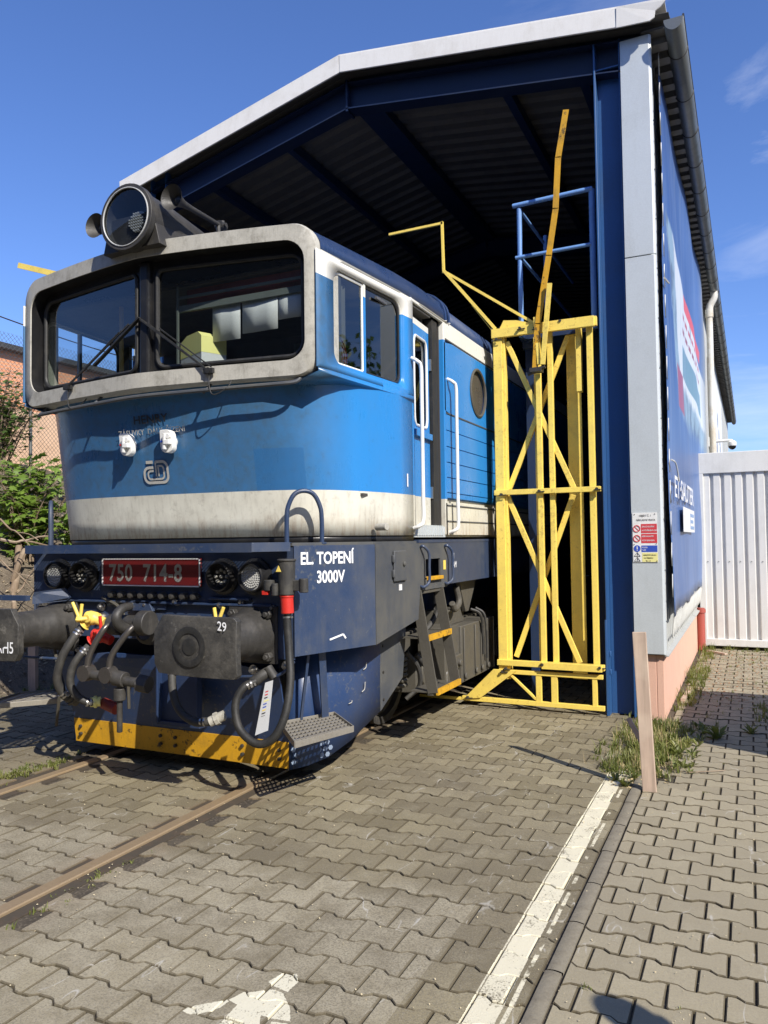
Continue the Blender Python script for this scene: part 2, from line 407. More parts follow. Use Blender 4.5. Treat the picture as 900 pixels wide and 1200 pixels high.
# back plate with two panes, rubber gaskets
def yp(x): return yf(.095) + (yf(1.215) - yf(.095)) * (abs(x) - .095) / 1.12
def pane_loop(sgn, g=0):
    l = rrect(.095 + g, 1.215 - g, 2.935 + g, 3.625 - g, (.07, .10, .09, .05), 6, 8)
    return [(x * sgn, z + .0) for x, z in l]
for sgn in (-1, 1):
    plate = rrect(.0, 1.262, 2.887, 3.70, (.001, .125, .135, .001), 6, 8)
    plate = [(x * sgn, z) for x, z in plate]
    m = MB(); m.mat(M['blackp'])
    A = [(x, yf(x) + .125, crown(x, z)) for x, z in plate]; B = [(x, yp(x) + .12, crown(x, z)) for x, z in pane_loop(sgn)]
    m.grid([A, B], close=True, smooth=False)
    ob = m.build('windscreen_frame', None, loco, solid=.02)
    m = MB(); P0 = pane_loop(sgn)
    for a, b in zip(P0, P0[1:] + P0[:1]):
        pass
    ring = [Vector((x, yp(x) + .108, crown(x, z))) for x, z in P0]
    m.tube([tuple(p) for p in ring] + [tuple(ring[0])], .017, n=8, curve=False, caps=False); g = m.build('gasket', M['rubber'], ob)
    m = MB(); P1 = pane_loop(sgn, .045); ring = [Vector((x, yf(x) + .104, crown(x, z))) for x, z in P1]
    gl = MB(); c = [Vector(( x, yp(x) + .118, crown(x, z))) for x, z in P0]
    cen = Vector((.655 * sgn, yp(.655) + .118, 3.28)); cv = gl.bm.verts.new(cen); vs = [gl.bm.verts.new(p) for p in c]
    for i in range(len(vs)): gl._f([vs[i], vs[(i+1) % len(vs)], cv])
    pane = gl.build('windscreen', M['glass'], ob); pane['label'] = 'right windscreen pane' if sgn > 0 else 'left windscreen pane with sky seen through it'
m = MB(); m.bar((0, yf(0) + .10, 2.89), (0, yf(0) + .10, 3.71), .085, .05, (0, 1, 0)); m.build('windscreen_pillar', M['blackp'], loco, bevel=.015)

# handrail under the surround
m = MB(); pts = [(-1.16, .72, 2.78), (-1.15, .64, 2.705)] + [(x, yf(x) + .0 - .015, 2.70 + .012 * (x + 1.1)) for x in (-1.09, -.8, -.4, 0, .4, .8, 1.1)] + [(1.21, .66, 2.742), (1.235, .69, 2.79)]
m.tube(pts, .014, n=8, sub=4)
for x in (-.45, .55): m.tube([(x, yf(x) - .012, 2.705), (x, yf(x) + .10, 2.80)], .01, n=6, curve=False)
m.build('front_handrail', M['navy_dull'], loco)
# wipers
def wiper(px, pz, tx, tz, lab):
    m = MB(); y = yf(px)
    m.cyl((px, y + .02, pz), (px, y - .04, pz), .022, n=12); m.box((px - .04, y - .035, pz - .02), (px + .04, y - .012, pz + .015))
    a = Vector((px, y - .035, pz)); b = Vector((tx, yf(tx) + .055, tz))
    m.bar(a, b, .014, .010, (0, -1, 0)); m.bar(a + Vector((.03, 0, .02)), a.lerp(b, .82) + Vector((.02, -.005, .02)), .008, .008, (0, -1, 0))
    mid = a.lerp(b, .75); dd = (b - a).normalized(); o = m.build('wiper', M['rubber'], loco); o['label'] = lab
    m = MB(); m.bar(mid - dd * .26 + Vector((.018, .02, -.02)), b + dd * .10 + Vector((.018, .0, -.02)), .012, .03, (0, -1, 0)); m.build('wiper_blade', M['rubber'], o)
    m = MB(); m.tube([(px, y - .02, pz - .01), (px + .01, y - .03, pz - .12), (px + .05, y - .03, pz - .17), (px + .14, y + .0, pz - .12), (px + .15, y + .04, pz - .05)], .004, n=6); m.build('washer_hose', M['rubber'], o)
wiper(-.74, 2.87, -.13, 3.27, 'left wiper'); wiper(.60, 2.85, .05, 3.25, 'right wiper')

# --- cab sides (both) with window openings
WIN = (0.86, 1.80, 2.885, 3.555)
def side(sgn):
    def P(y, z): return (sgn * (xs(y) + .004 * 0), y, z)
    outer = rrect(.66, 1.965, 2.825, 3.615, .004, 8, 10); hole = rrect(*WIN, (.09, .07, .12, .12), 8, 10)
    m = MB(); m.grid([[P(*p) for p in outer], [P(*p) for p in hole]], close=True, smooth=False)
    m.grid([[P(*p) for p in hole], [(sgn * (xs(y) - .035), y, z) for y, z in hole]], close=True)
    # lower flange of the overhanging upper cab
    m.grid([[(sgn * xs(y), y, 2.827) for y in (.68, 1.0, 1.4, 1.7, 1.965)], [(sgn * (xs(y) + .006), y, 2.80) for y in (.68, 1.0, 1.4, 1.7, 1.965)], [(sgn * (xs(y) - .16 * (1.96 - y) - .006), y, 2.765 - .02 * (1.96 - y)) for y in (.68, 1.0, 1.4, 1.7, 1.965)]])
    wall = m.build('cab_side', M['livery'], loco, solid=.008)
    m = MB(); m.grid([[(sgn * (xs(p[0]) - .04), max(.80, p[0]), max(p[1], 2.85)) for p in outer], [(sgn * (xs(p[0]) - .04), p[0], p[1]) for p in hole]], close=True, smooth=False); m.build('side_lining', M['cab_in'], loco)
    # frames: two sashes
    for k, (a, b) in enumerate(((.875, 1.265), (1.29, 1.785))):
        lp = rrect(a, b, 2.90, 3.535, ((.08, .02, .02, .10), (.02, .07, .11, .02))[k], 6, 6)
        ring = [(sgn * (xs(y) - .028), y, z) for y, z in lp]
        m = MB(); m.mat(M['white' if k == 0 else 'blackp']).tube(ring + ring[:1], .011, n=6, curve=False, caps=False)
        fr = m.build('window', None, loco); fr['label'] = 'front side window' if k == 0 else 'rear side window'
        m = MB(); m.poly([(sgn * (xs(y) - .03), y, z) for y, z in lp]); m.build('pane', M['sideglass' if sgn > 0 else 'glass'], fr)
    m = MB(); m.bar((sgn * (xs(1.277) - .022), 1.277, 2.89), (sgn * (xs(1.277) - .022), 1.277, 3.55), .028, .02, (1, 0, 0)); m.build('window_pillar', M['livery'], wall)
    if sgn > 0:
        m = MB(); m.box((xs(1.5) - .022, 1.42, 3.475), (xs(1.5) - .004, 1.60, 3.495)); m.build('window_latch', M['chrome'], wall)
side(1); side(-1)

# --- roof of cab and long hood behind
def roof_row(y, f):
    # f 0 = at the surround, 1 = normal section
    a = [(1.35, 3.60), (1.345, 3.68), (1.30, 3.745), (1.20, 3.785), (.9, 3.798), (.45, 3.807), (0, 3.81)]
    b = [(1.5, 3.612), (1.492, 3.70), (1.45, 3.79), (1.33, 3.875), (1.02, 3.95), (.5, 4.0), (0, 4.01)]
    w = xs(y) / 1.5
    h = [((p[0] * (1 - f) + q[0] * f), p[1] * (1 - f) + q[1] * f) for p, q in zip(a, b)]
    sc = (xs(y)) / h[0][0]; fr = max(0, 1 - (y - .60) / .3)
    h = [(x * sc, z) for x, z in h]
    yy = lambda x: y * (1 - fr) + (yf(x) + .06) * fr
    return [(-x, yy(x), z) for x, z in h[:-1]] + [(x, yy(x), z) for x, z in h[::-1]]
rows = [roof_row(y, f) for y, f in ((.60, 0), (.72, .05), (1.0, .28), (1.35, .52), (1.75, .76), (2.2, .93), (2.68, 1), (2.76, 1))]
m = MB(); m.grid(rows); roof = m.build('cab_roof', M['livery'], loco, solid=.01)
m = MB()
for y in (2.70, 2.79):
    m.tube([(p[0] * 1.004, y, p[2] + .008) for p in roof_row(y, 1)], .014, n=6, sub=3)
m.build('roof_joint', M['livery'], loco)

# --- body side behind the door, louvred, round windows; far end in the dark shed
YD0, YD1 = 1.975, 2.665
def bodyside(sgn):
    x = sgn * 1.5
    # front panel with porthole
    cy, cz, r = 3.60, 3.125, .235
    m = MB()
    def ringpts(rad, n=40): return [(x, cy + rad * math.cos(2*PI*k/n), cz + rad * 1.0 * math.sin(2*PI*k/n)) for k in range(n)]
    n = 40; sq = []
    for k in range(n):
        c, s_ = math.cos(2*PI*k/n), math.sin(2*PI*k/n)
        t = min(.93 / abs(c) if abs(c) > 1e-6 else 9, .335 / abs(s_) if abs(s_) > 1e-6 else 9)
        sq.append((x, cy + c * t, cz + s_ * t))
    m.grid([sq, ringpts(r)], close=True, smooth=False); m.grid([ringpts(r), [(x - sgn * .05, p[1], p[2]) for p in ringpts(r)]], close=True)
    m.box((x - sgn * .02, YD1, 3.46), (x, 16.3, 3.615)); m.box((x - sgn * .02, cy + .93, 2.79), (x, 16.3, 3.46)); m.box((x - sgn*.02, YD1, 1.72), (x, 16.3, 2.0))
    # stamped panels: wide boards with grooves between
    z = 2.79
    for h in (.145, .145, .14, .135, .135, .05):
        m.box((x - sgn * .02, YD1 + .03, z - h + .008), (x, 16.3, z)); z -= h
    m.box((x - sgn * .02, YD1, 1.72), (x, YD1 + .03, 3.46))
    m.box((x - sgn * .045, YD1, 1.70), (x - sgn * .03, 16.3, 3.6))
    w = m.build('body_side', M['livery'], loco)
    m = MB()
    for z in (3.462, 2.80, 1.98, 1.84): m.box((x, YD1 + .03, z - .006), (x + sgn * .006, 16.3, z + .006))
    m.build('moulding', M['navy_dull'], w)
    m = MB(); m.poly([(x - sgn * .022, p[1], p[2]) for p in ringpts(r + .003)])
    pw = m.build('round_window', simple_pw, loco)
    m = MB(); pr = ringpts(r - .005); m.tube([(x + sgn * .002, p[1], p[2]) for p in pr] + [(x + sgn * .002, pr[0][1], pr[0][2])], .016, n=6, curve=False, caps=False); m.build('window_rim', M['bogie'], pw)
simple_pw = paint('dusty_round_glass', (.075, .065, .05), .25, (.12, .11, .09), .5, 4)
bodyside(1); bodyside(-1)
m = MB(); hrow = lambda y: [(p[0] * .995, y, p[2] - .02) for p in roof_row(5, 1)]
m.grid([hrow(2.76), hrow(8), hrow(16.3)]); m.box((-1.45, 16.2, 1.7), (1.45, 16.3, 3.9)); m.build('hood_roof', M['livery'], loco, solid=.01)

# --- door recess on both sides: pillar, inner door, step, handrails
def doorway(sgn):
    x = sgn * 1.5
    m = MB(); m.mat(M['livery'])
    m.box((x - sgn * .05, 1.935, 1.72), (x - sgn * .002, YD0, 3.64))
    m.box((x - sgn * .03, YD0, 3.60), (x, YD1, 3.625)); m.box((x - sgn * .05, YD1 - .01, 1.72), (x - sgn * .0, YD1 + .005, 3.64))
    jamb = m.build('door_jamb', None, loco, bevel=.006)
    m = MB(); m.mat(M['cab_dk']); m.box((x - sgn * .62, YD0 + .22, 1.72), (x - sgn * .60, YD1 - .03, 3.6)); m.box((x - sgn * .6, YD1 - .03, 1.72), (x - sgn * .04, YD1 - .015, 3.6))
    m.build('vestibule', None, loco)
    # leaf swung open into the vestibule
    m = MB(); m.mat(M['livery'])
    xa, ya, xb, yb = 1.455, YD0 + .02, 1.43, YD0 + .46
    def D(u, z, o=0): return (sgn * (xa + (xb - xa) * u - o), ya + (yb - ya) * u, z)
    outer = rrect(0, 1, 1.80, 3.50, .004, 6, 6); hole = rrect(.14, .86, 2.62, 3.36, (.2, .2, .2, .2), 6, 6)
    hole = [(min(max(u, .14), .86), z) for u, z in rrect(.14, .86, 2.62, 3.36, .1, 6, 6)]
    m.grid([[D(*p) for p in outer], [D(*p) for p in hole]], close=True, smooth=False)
    lf = m.build('door', None, loco, solid=.03)
    m = MB(); rg = [D(u, z, -.016) for u, z in hole]; m.tube(rg + rg[:1], .011, n=6, curve=False, caps=False); fr = m.build('window_gasket', M['white'], lf)
    m = MB(); m.poly([D(u, z) for u, z in hole]); m.build('pane', M['sideglass'], lf)
    m = MB(); m.bar(D(.02, 2.55, -.02), D(.98, 2.55, -.02), .05, .05); m.build('door_ledge', M['livery'], lf)
    each([(2.08,), (3.18,)], lambda m, z: m.box((sgn * 1.44, yb + .0, z - .05), (sgn * 1.465, yb + .035, z + .05)), 'door_hinge', M['chrome'], lf)
    m = MB(); m.box((x - sgn * .1, YD0 + .48, 1.80), (x - sgn * .03, YD0 + .60, 3.58)); m.build('door_seal', M['rubber'], loco)
    m = MB()
    for k in range(12): m.box((x - sgn * .16, YD0 + .04 + k * .05, 1.715), (x - sgn * .004, YD0 + .07 + k * .05, 1.80))
    m.box((x - sgn * .18, YD0, 1.70), (x - sgn * .012, YD1, 1.79)); m.build('door_sill', M['clad'], loco)
    for y, z0, z1 in ((1.93, 1.79, 3.10), (2.74, 1.76, 3.08)):
        m = MB(); m.tube([(x, y, z1 + .03), (x + sgn * .05, y, z1), (x + sgn * .07, y + .03, z1 - .05), (x + sgn * .07, y + .035, z1 - .3), (x + sgn * .07, y + .035, z0 + .3), (x + sgn * .07, y + .035, z0 + .05), (x + sgn * .05, y, z0), (x, y, z0 - .02)], .016, n=10)
        m.build('handrail', M['white'], loco)
doorway(1); doorway(-1)
m = MB(); text_into(m, '1', (1.492, 1.80, 2.10), (.04, 1, 0), (0, 0, 1), .10, bold=.004); m.build('number_lettering', M['letter'], loco)
m = MB(); m.cyl((1.45, 1.36, 1.775), (1.55, 1.33, 1.775), .026); m.build('jacking_plug', M['surround'], loco, bevel=.004)

# --- inside of the cab
m = MB(); m.mat(M['cab_in'])
m.box((-1.1, 1.02, 2.20), (1.1, 1.25, 2.80)); m.poly([(-1.0, .70, 2.84), (1.0, .70, 2.84), (1.25, .98, 2.84), (1.25, 1.28, 2.81), (-1.25, 1.28, 2.81), (-1.25, .98, 2.84)])
desk = m.build('desk', None, loco)
m = MB(); m.box((-1.15, 1.25, 2.0), (1.4, 2.40, 2.02)); m.build('cab_floor', M['cab_dk'], loco)
m = MB(); m.box((-1.42, 2.38, 2.0), (1.40, 2.42, 3.64)); m.prism([(-xs(y) + .02, y, 3.575) for y in (.80, 1.2, 1.6, 1.98, 2.4)] + [(xs(y) - .02, y, 3.575) for y in (2.4, 1.98, 1.6, 1.2, .80)], (0, 0, .02)); m.build('cab_lining', M['cab_dk'], loco)
m = MB(); m.box((.15, 2.34, 2.2), (.9, 2.37, 3.5)); m.build('cab_cupboard', M['cab_in'], loco)
for x in (.05, -.95):
    m = MB(); m.box((x, 1.55, 2.45), (x + .46, 1.95, 2.55)); m.box((x, 1.88, 2.5), (x + .46, 1.98, 3.1)); m.cyl((x + .23, 1.75, 2.02), (x + .23, 1.75, 2.45), .05); m.build('seat', M['cab_dk'], loco, bevel=.03)
m = MB(); m.box((.16, .83, 3.40), (1.18, .85, 3.56)); m.build('sun_visor', paint('visor_brown', (.20, .035, .025), .6, (.02, .02, .02), .4, 8), loco)
m = MB(); m.bar((.12, .78, 3.49), (1.20, .80, 3.49), .012, .02); m.bar((.12, .77, 3.40), (1.20, .80, 3.41), .03, .045); m.bar((.14, .75, 2.9), (.14, .75, 3.57), .014, .014); m.build('visor_rail', M['cab_in'], loco)
for a, b, c in ((.42, .66, 3.13), (.68, .98, 3.16), (.97, 1.18, 3.22)):
    m = MB(); m.grid([[(a + (b - a) * t, .80 + .004 * math.sin(5 * t + a * 9), z) for t in (0, .33, .66, 1)] for z in (3.40, 3.3, c)]); m.build('paper_sheet', M['paper'], loco, solid=.001)
m = MB(); m.tube([(-.60, .95, 2.8), (-.60, .95, 3.6)], .018, n=8, curve=False); m.build('cab_pole', paint('brass_pole', (.5, .32, .08), .4), loco)
m = MB(); m.grid([[(.62 + .42*t, .86 + .05 * math.sin(t * 14), 2.84 + .07 * math.sin(PI * t) * (1 - s) + .01 * math.sin(25 * t)) for t in [k / 14 for k in range(15)]] for s in (0, .5, 1)])
m.grid([[(.62 + .36*t, .80 + .12 * s, 2.83 + .06 * math.sin(PI * t) * math.sin(PI * min(1, s + .1)) + .012 * random.random()) for t in [k / 14 for k in range(15)]] for s in [j / 6 for j in range(7)]])
m.build('crumpled_bag', M['paper'], loco)
# curtain seen at the right side window, fan
m = MB(); m.grid([[(1.33 + .012 * math.sin(k * 1.7), 1.02 + .012 * k, z) for k in range(9)] for z in (2.9, 3.5)]); m.build('curtain', M['curtain'], loco)
m = MB()
for r_ in (.11, .075, .14):
    m.tube([(1.35 - .01, .99 + r_ * math.cos(t), 2.96 + .01 + r_ * math.sin(t)) for t in [2*PI*k/20 for k in range(21)]], .004, n=5, curve=False)
m.cyl((1.345, .99, 2.97), (1.33, .99, 2.97), .05)
m.build('desk_fan', M['red'], loco)

# --- yellow and white carton standing on the cab desk (a thing of its own)
cart = thing('carton', 'pale yellow and white carton lying on the desk behind the right windscreen', 'box', (.36, .86, 2.83))
m = MB(); bx = Matrix.Translation((.27, .86, 2.90)) @ Matrix.Rotation(R(-24), 4, 'Z') @ Matrix.Scale(1.25, 4)
m.mat(M['paper']).box((-.13, -.07, 0), (.13, .09, .12), bx); m.mat(M['yelbox']).box((-.131, -.071, .12), (.131, .091, .215), bx)
m.prism([bx @ Vector(p) for p in ((-.131, -.071, .215), (-.05, -.071, .245), (.09, -.071, .245), (.131, -.071, .215))], (bx.to_3x3() @ Vector((0, .16, 0))))
m.build('box_body', None, cart)

# --- roof headlamp and horns
LC = Vector((.015, .40, 3.965))
m = MB(); m.mat(M['iron'])
m.lathe(LC, (0, -1, 0), [(-.75, .0), (-.74, .16), (-.3, .205), (-.02, .215), (.0, .235), (.05, .235), (.05, .205), (-.02, .20), (-.16, .10), (-.16, 0)], n=40)
m.prism([(-.26, .42, 3.76), (.26, .42, 3.76), (.20, .42, 4.0), (-.20, .42, 4.0)], (0, .7, 0))
lamp = m.build('roof_headlamp', None, loco, bevel=.004)
m = MB(); m.lathe(LC, (0, -1, 0), [(.048, .209), (.056, .208), (.057, .203), (.05, .200)], n=48); m.build('lamp_rim', M['greypt'], lamp)
m = MB(); m.lathe(LC, (0, -1, 0), [(.04, .205), (.05, .15), (.054, 0)], n=40); m.build('lamp_glass', glass('lamp_cover', (.62, .66, .70), .05), lamp)
m = MB(); m.lathe(LC + Vector((.055, 0, -.03)), (0, -1, 0), [(-.14, 0), (-.14, .075), (-.02, .085), (-.02, .07), (-.03, 0)], n=24)
for i in range(-3, 4):
    for j in range(-3, 4):
        if i * i + j * j < 11: m.lathe(LC + Vector((.055 + i * .02, -.0, -.03 + j * .02)), (0, -1, 0), [(-.03, .009), (.03 - .02, .006), (.012, 0)], n=6)
m.build('lamp_reflector', M['lens'], lamp)
def horn(x, y, z, L, lab):
    m = MB(); m.mat(M['iron'])
    m.lathe((x, y, z), (0, 1, 0), [(.03, 0), (.06, .035), (.02, .062), (-.005, .088), (-.012, .092), (-.008, .09), (.02, .066), (.06, .042), (.12, .026), (.2, .02), (L, .017), (L, .035), (L + .07, .035), (L + .07, 0)], n=24)
    m.cyl((x, y + L, z - .0), (x, y + L, 3.80), .018); m.cyl((x - .05, y + L + .03, z), (x + .05, y + L + .03, z), .016); m.cyl((x, y + L + .05, z - .04), (x, y + L + .05, z + .045), .018)
    o = m.build('horn', None, loco); o['label'] = lab
    return o
horn(-.415, .50, 4.035, .42, 'left horn against the sky'); horn(.33, .47, 4.085, .52, 'right horn')

# --- underframe: headstock box with bevelled corner panels
ZT, ZB = 1.66, .925
plan = [(-1.5, 2.0), (-1.5, 1.21), (-1.19, .633), (1.19, .633), (1.5, 1.21), (1.5, 2.0)]
def bx_panel(name, pts, mat, lab=None, bevel=.006):
    m = MB(); m.poly(pts); o = m.build(name, mat, loco, solid=.014); 
    if lab: o['label'] = lab
    return o
for s in (-1, 1):
    a = bx_panel('corner_panel', [(s*1.192, .633, ZB), (s*1.5, 1.212, ZB + .02), (s*1.5, 1.212, ZT - .01), (s*1.192, .633, ZT - .01)], M['navy'])
    b = bx_panel('side_panel', [(s*1.502, 1.214, ZB + .02), (s*1.502, 1.98, 1.05), (s*1.502, 2.02, 1.26), (s*1.502, 2.02, ZT - .01), (s*1.502, 1.214, ZT - .01)], M['navy_dull'])
    if s > 0:
        r_ = Vector((.31, .579, .02)).normalized()
        m = MB(); n_ = Vector((.579, -.31, 0)).normalized()
        o = Vector((1.192, .633, 0)) + n_ * .009
        text_into(m, 'EL. TOPENÍ', o + r_ * .045 + Vector((0, 0, 1.525)), (.31, .579, 0), (0, 0, 1), .082, sx=.76, bold=.003)
        text_into(m, '3000V', o + r_ * .17 + Vector((0, 0, 1.395)), (.31, .579, 0), (0, 0, 1), .082, sx=.76, bold=.003)
        m.build('warning_lettering', M['letter'], a)
        m = MB(); m.bar(o + r_ * .27 + Vector((0, 0, 1.005)), o + r_ * .38 + Vector((0, 0, 1.03)), .012, .002, n_); m.bar(o + r_ * .38 + Vector((0, 0, 1.03)), o + r_ * .40 + Vector((0, 0, 1.0)), .012, .002, n_)
        m.build('chalk_mark', M['letter'], a)
        m = MB(); m.box((1.51, 1.50, 1.37), (1.528, 1.72, 1.60)); m.cyl((1.525, 1.66, 1.50), (1.545, 1.66, 1.50), .018)
        for y in (1.49,):
            m.box((1.51, y - .012, 1.40), (1.535, y + .006, 1.46)); m.box((1.51, y - .012, 1.51), (1.535, y + .006, 1.57))
        m.build('hatch', M['navy_dull'], b, bevel=.008)
        m = MB(); m.box((1.5, 1.61, 1.30), (1.513, 1.66, 1.345)); m.build('small_label', M['white'], b)
    # bottom return of the box
    m = MB(); m.poly([(s*1.192, .633, ZB + .002), (s*1.5, 1.212, ZB + .022), (s*1.5, 1.98, 1.05), (s*1.0, 1.98, 1.05), (s*1.0, .66, ZB)]); m.build('panel_underside', M['steel_dark'], loco)
m = MB(); m.prism([(-1.185, .633, 1.25), (1.185, .633, 1.25), (1.185, .633, 1.64), (-1.185, .633, 1.64)], (0, .02, 0)); beam = m.build('headstock', M['navy'], loco)
m = MB(); m.box((-1.185, .64, .90), (-1.02, .66, 1.26)); m.box((1.02, .64, .90), (1.185, .66, 1.26)); m.box((-1.03, .655, .98), (1.03, .675, 1.26)); m.box((-1.03, .61, 1.245), (1.03, .66, 1.262)); m.build('buffer_beam', M['navy'], loco, bevel=.004)
# deck behind
m = MB(); m.prism([(x * .995, y, ZT - .012) for x, y in plan] , (0, 0, .022)); m.build('deck_plate', M['navy_dull'], loco)
# perforated footplate in front with its lip
m = MB(); x = -.99; z0, z1 = 1.6685, 1.6715
while x < 1.04:
    m.box((x, .385, z0), (x + .011, .66, z1)); x += .027
for a, b in ((.385, .402), (.442, .500), (.552, .66)): m.box((-.995, a, z0 + .0005), (1.035, b, z1 + .0005))
fp = m.build('footplate', M['clad'], loco)
m = MB(); m.box((-1.0, .378, 1.612), (1.04, .386, 1.674)); m.prism([(1.04, .378, 1.615), (1.19, .60, 1.615), (1.19, .60, 1.674), (1.04, .378, 1.674)], (-.008, .008, 0)); m.prism([(-1.0, .378, 1.615), (-1.17, .60, 1.615), (-1.17, .60, 1.674), (-1.0, .378, 1.674)], (.008, .008, 0))
m.build('footplate_lip', M['navy'], loco)
each([(1,), (-1,)], lambda m, s: m.poly([(s*1.035, .39, 1.671), (s*1.18, .60, 1.671), (s*1.18, .66, 1.671), (s*1.035, .66, 1.671)]), 'footplate_corner', M['navy_dull'], loco)
# arch-shaped grab irons at the corners
for s in (-1, 1):
    A = Vector((s*1.10, .70, 1.66)); B = Vector((s*1.275, .865, 1.66)); up = Vector((0, 0, 1))
    m = MB(); m.tube([A, A + up * .16, A + up * .25 + (B-A) * .04, A + up * .335 + (B-A) * .22, A + up * .36 + (B-A) * .5, A + up * .335 + (B-A) * .78, B + up * .25 - (B-A) * .04, B + up * .16, B], .016, n=10)
    for p in (A, B): m.cyl(p, p + up * .012, .035)
    m.build('grab_iron', M['navy'], loco)

# --- number plate, headlights, indicator row
m = MB(); m.mat(M['plate_red']).box((-.45, .60, 1.37), (.455, .615, 1.57)); pl = m.build('number_plate', None, loco)
m = MB()
for a, b in (((-.45, .594, 1.37), (.455, .602, 1.378)), ((-.45, .594, 1.562), (.455, .602, 1.57)), ((-.45, .594, 1.37), (-.442, .602, 1.57)), ((.447, .594, 1.37), (.455, .602, 1.57))): m.box(a, b)
m.build('plate_border', M['letter'], pl)
dg_ = paint('plate_digit_grey', (.36, .35, .32), .5)
for wd, xx in (('750', -.385), ('714-8', -.06)):
    m = MB(); text_into(m, wd, (xx, .5985, 1.408), (1, 0, 0), (0, 0, 1), .125, sx=.86, bold=.0035, spacing=1.05); m.build('plate_digits', dg_, pl)
for x, kind in ((-.905, 'clear'), (-.64, 'led'), (.64, 'led'), (.905, 'clear')):
    c = Vector((x, .63, 1.445)); m = MB(); m.lathe(c, (0, -1, 0), [(0, .125), (.02, .125), (.03, .105), (.08, .100), (.085, .092), (.07, .088), (.03, .08), (.03, 0)], n=32)
    o = m.build('headlight', M['blackp'], loco); o['label'] = {'clear': 'outer clear headlight', 'led': 'inner dark lamp with small round diodes'}[kind]
    m = MB()
    if kind == 'clear':
        m.lathe(c, (0, -1, 0), [(.06, .086), (.068, .06), (.07, 0)], n=28)
        for rr in (.02, .036, .052, .068):
            nn_ = int(rr * 420)
            for k in range(nn_):
                a = 2 * PI * k / nn_; m.lathe(c + Vector((rr * math.cos(a), 0, rr * math.sin(a))), (0, -1, 0), [(.066, .0065), (.074, .004), (.075, 0)], n=5)
        m.build('lens', M['lens'], o)
    else:
        for rr, k0 in ((0, 1), (.045, 8)):
            for k in range(k0):
                a = 2 * PI * k / k0; m.lathe(c + Vector((rr * math.cos(a), 0, rr * math.sin(a))), (0, -1, 0), [(.03, .013), (.045, .011), (.05, 0)], n=10)
        m.build('diode_cluster', M['led'], o)
each([(-.36 + k * .095,) for k in range(9)], lambda m, x: (m.lathe((x, .63, 1.305), (0, -1, 0), [(0, .028), (.03, .026), (.05, .022), (.055, 0)], n=10), m.box((x - .04, .60, 1.295), (x + .04, .63, 1.312))), 'connector', M['iron'], loco)
# bolts along the beam
def bolt(mb, x, y, z, r=.022, L=.035):
    mb.cyl((x, y, z), (x, y - .012, z), r * 1.5, n=14); mb.cyl((x, y - .01, z), (x, y - L, z), r, n=6, smooth=False); mb.cyl((x, y - L, z), (x, y - L - .015, z), r * .5, n=8)
for x, z in ((-.50, 1.21), (-.50, 1.13), (-.17, 1.24), (-.06, 1.235), (.21, 1.265), (.60, 1.25), (.78, 1.27), (1.03, 1.24), (-.86, 1.27), (-.98, .9), (1.12, .86), (.86, .82), (-.72, .88), (-.5, 1.0)):
    m = MB(); bolt(m, x, .655, z); m.build('beam_bolt', M['chrome'], loco)
m = MB(); m.box((-.22, .635, 1.20), (.12, .65, 1.28)); m.prism([(-.16, .61, 1.265), (-.02, .61, 1.265), (.02, .61, 1.19), (-.2, .61, 1.19)], (0, .03, 0)); m.build('beam_plate', M['navy'], loco, bevel=.004)
m = MB(); m.box((.52, .60, 1.285), (.86, .65, 1.30)); m.build('beam_plate', M['navy'], loco, bevel=.004)

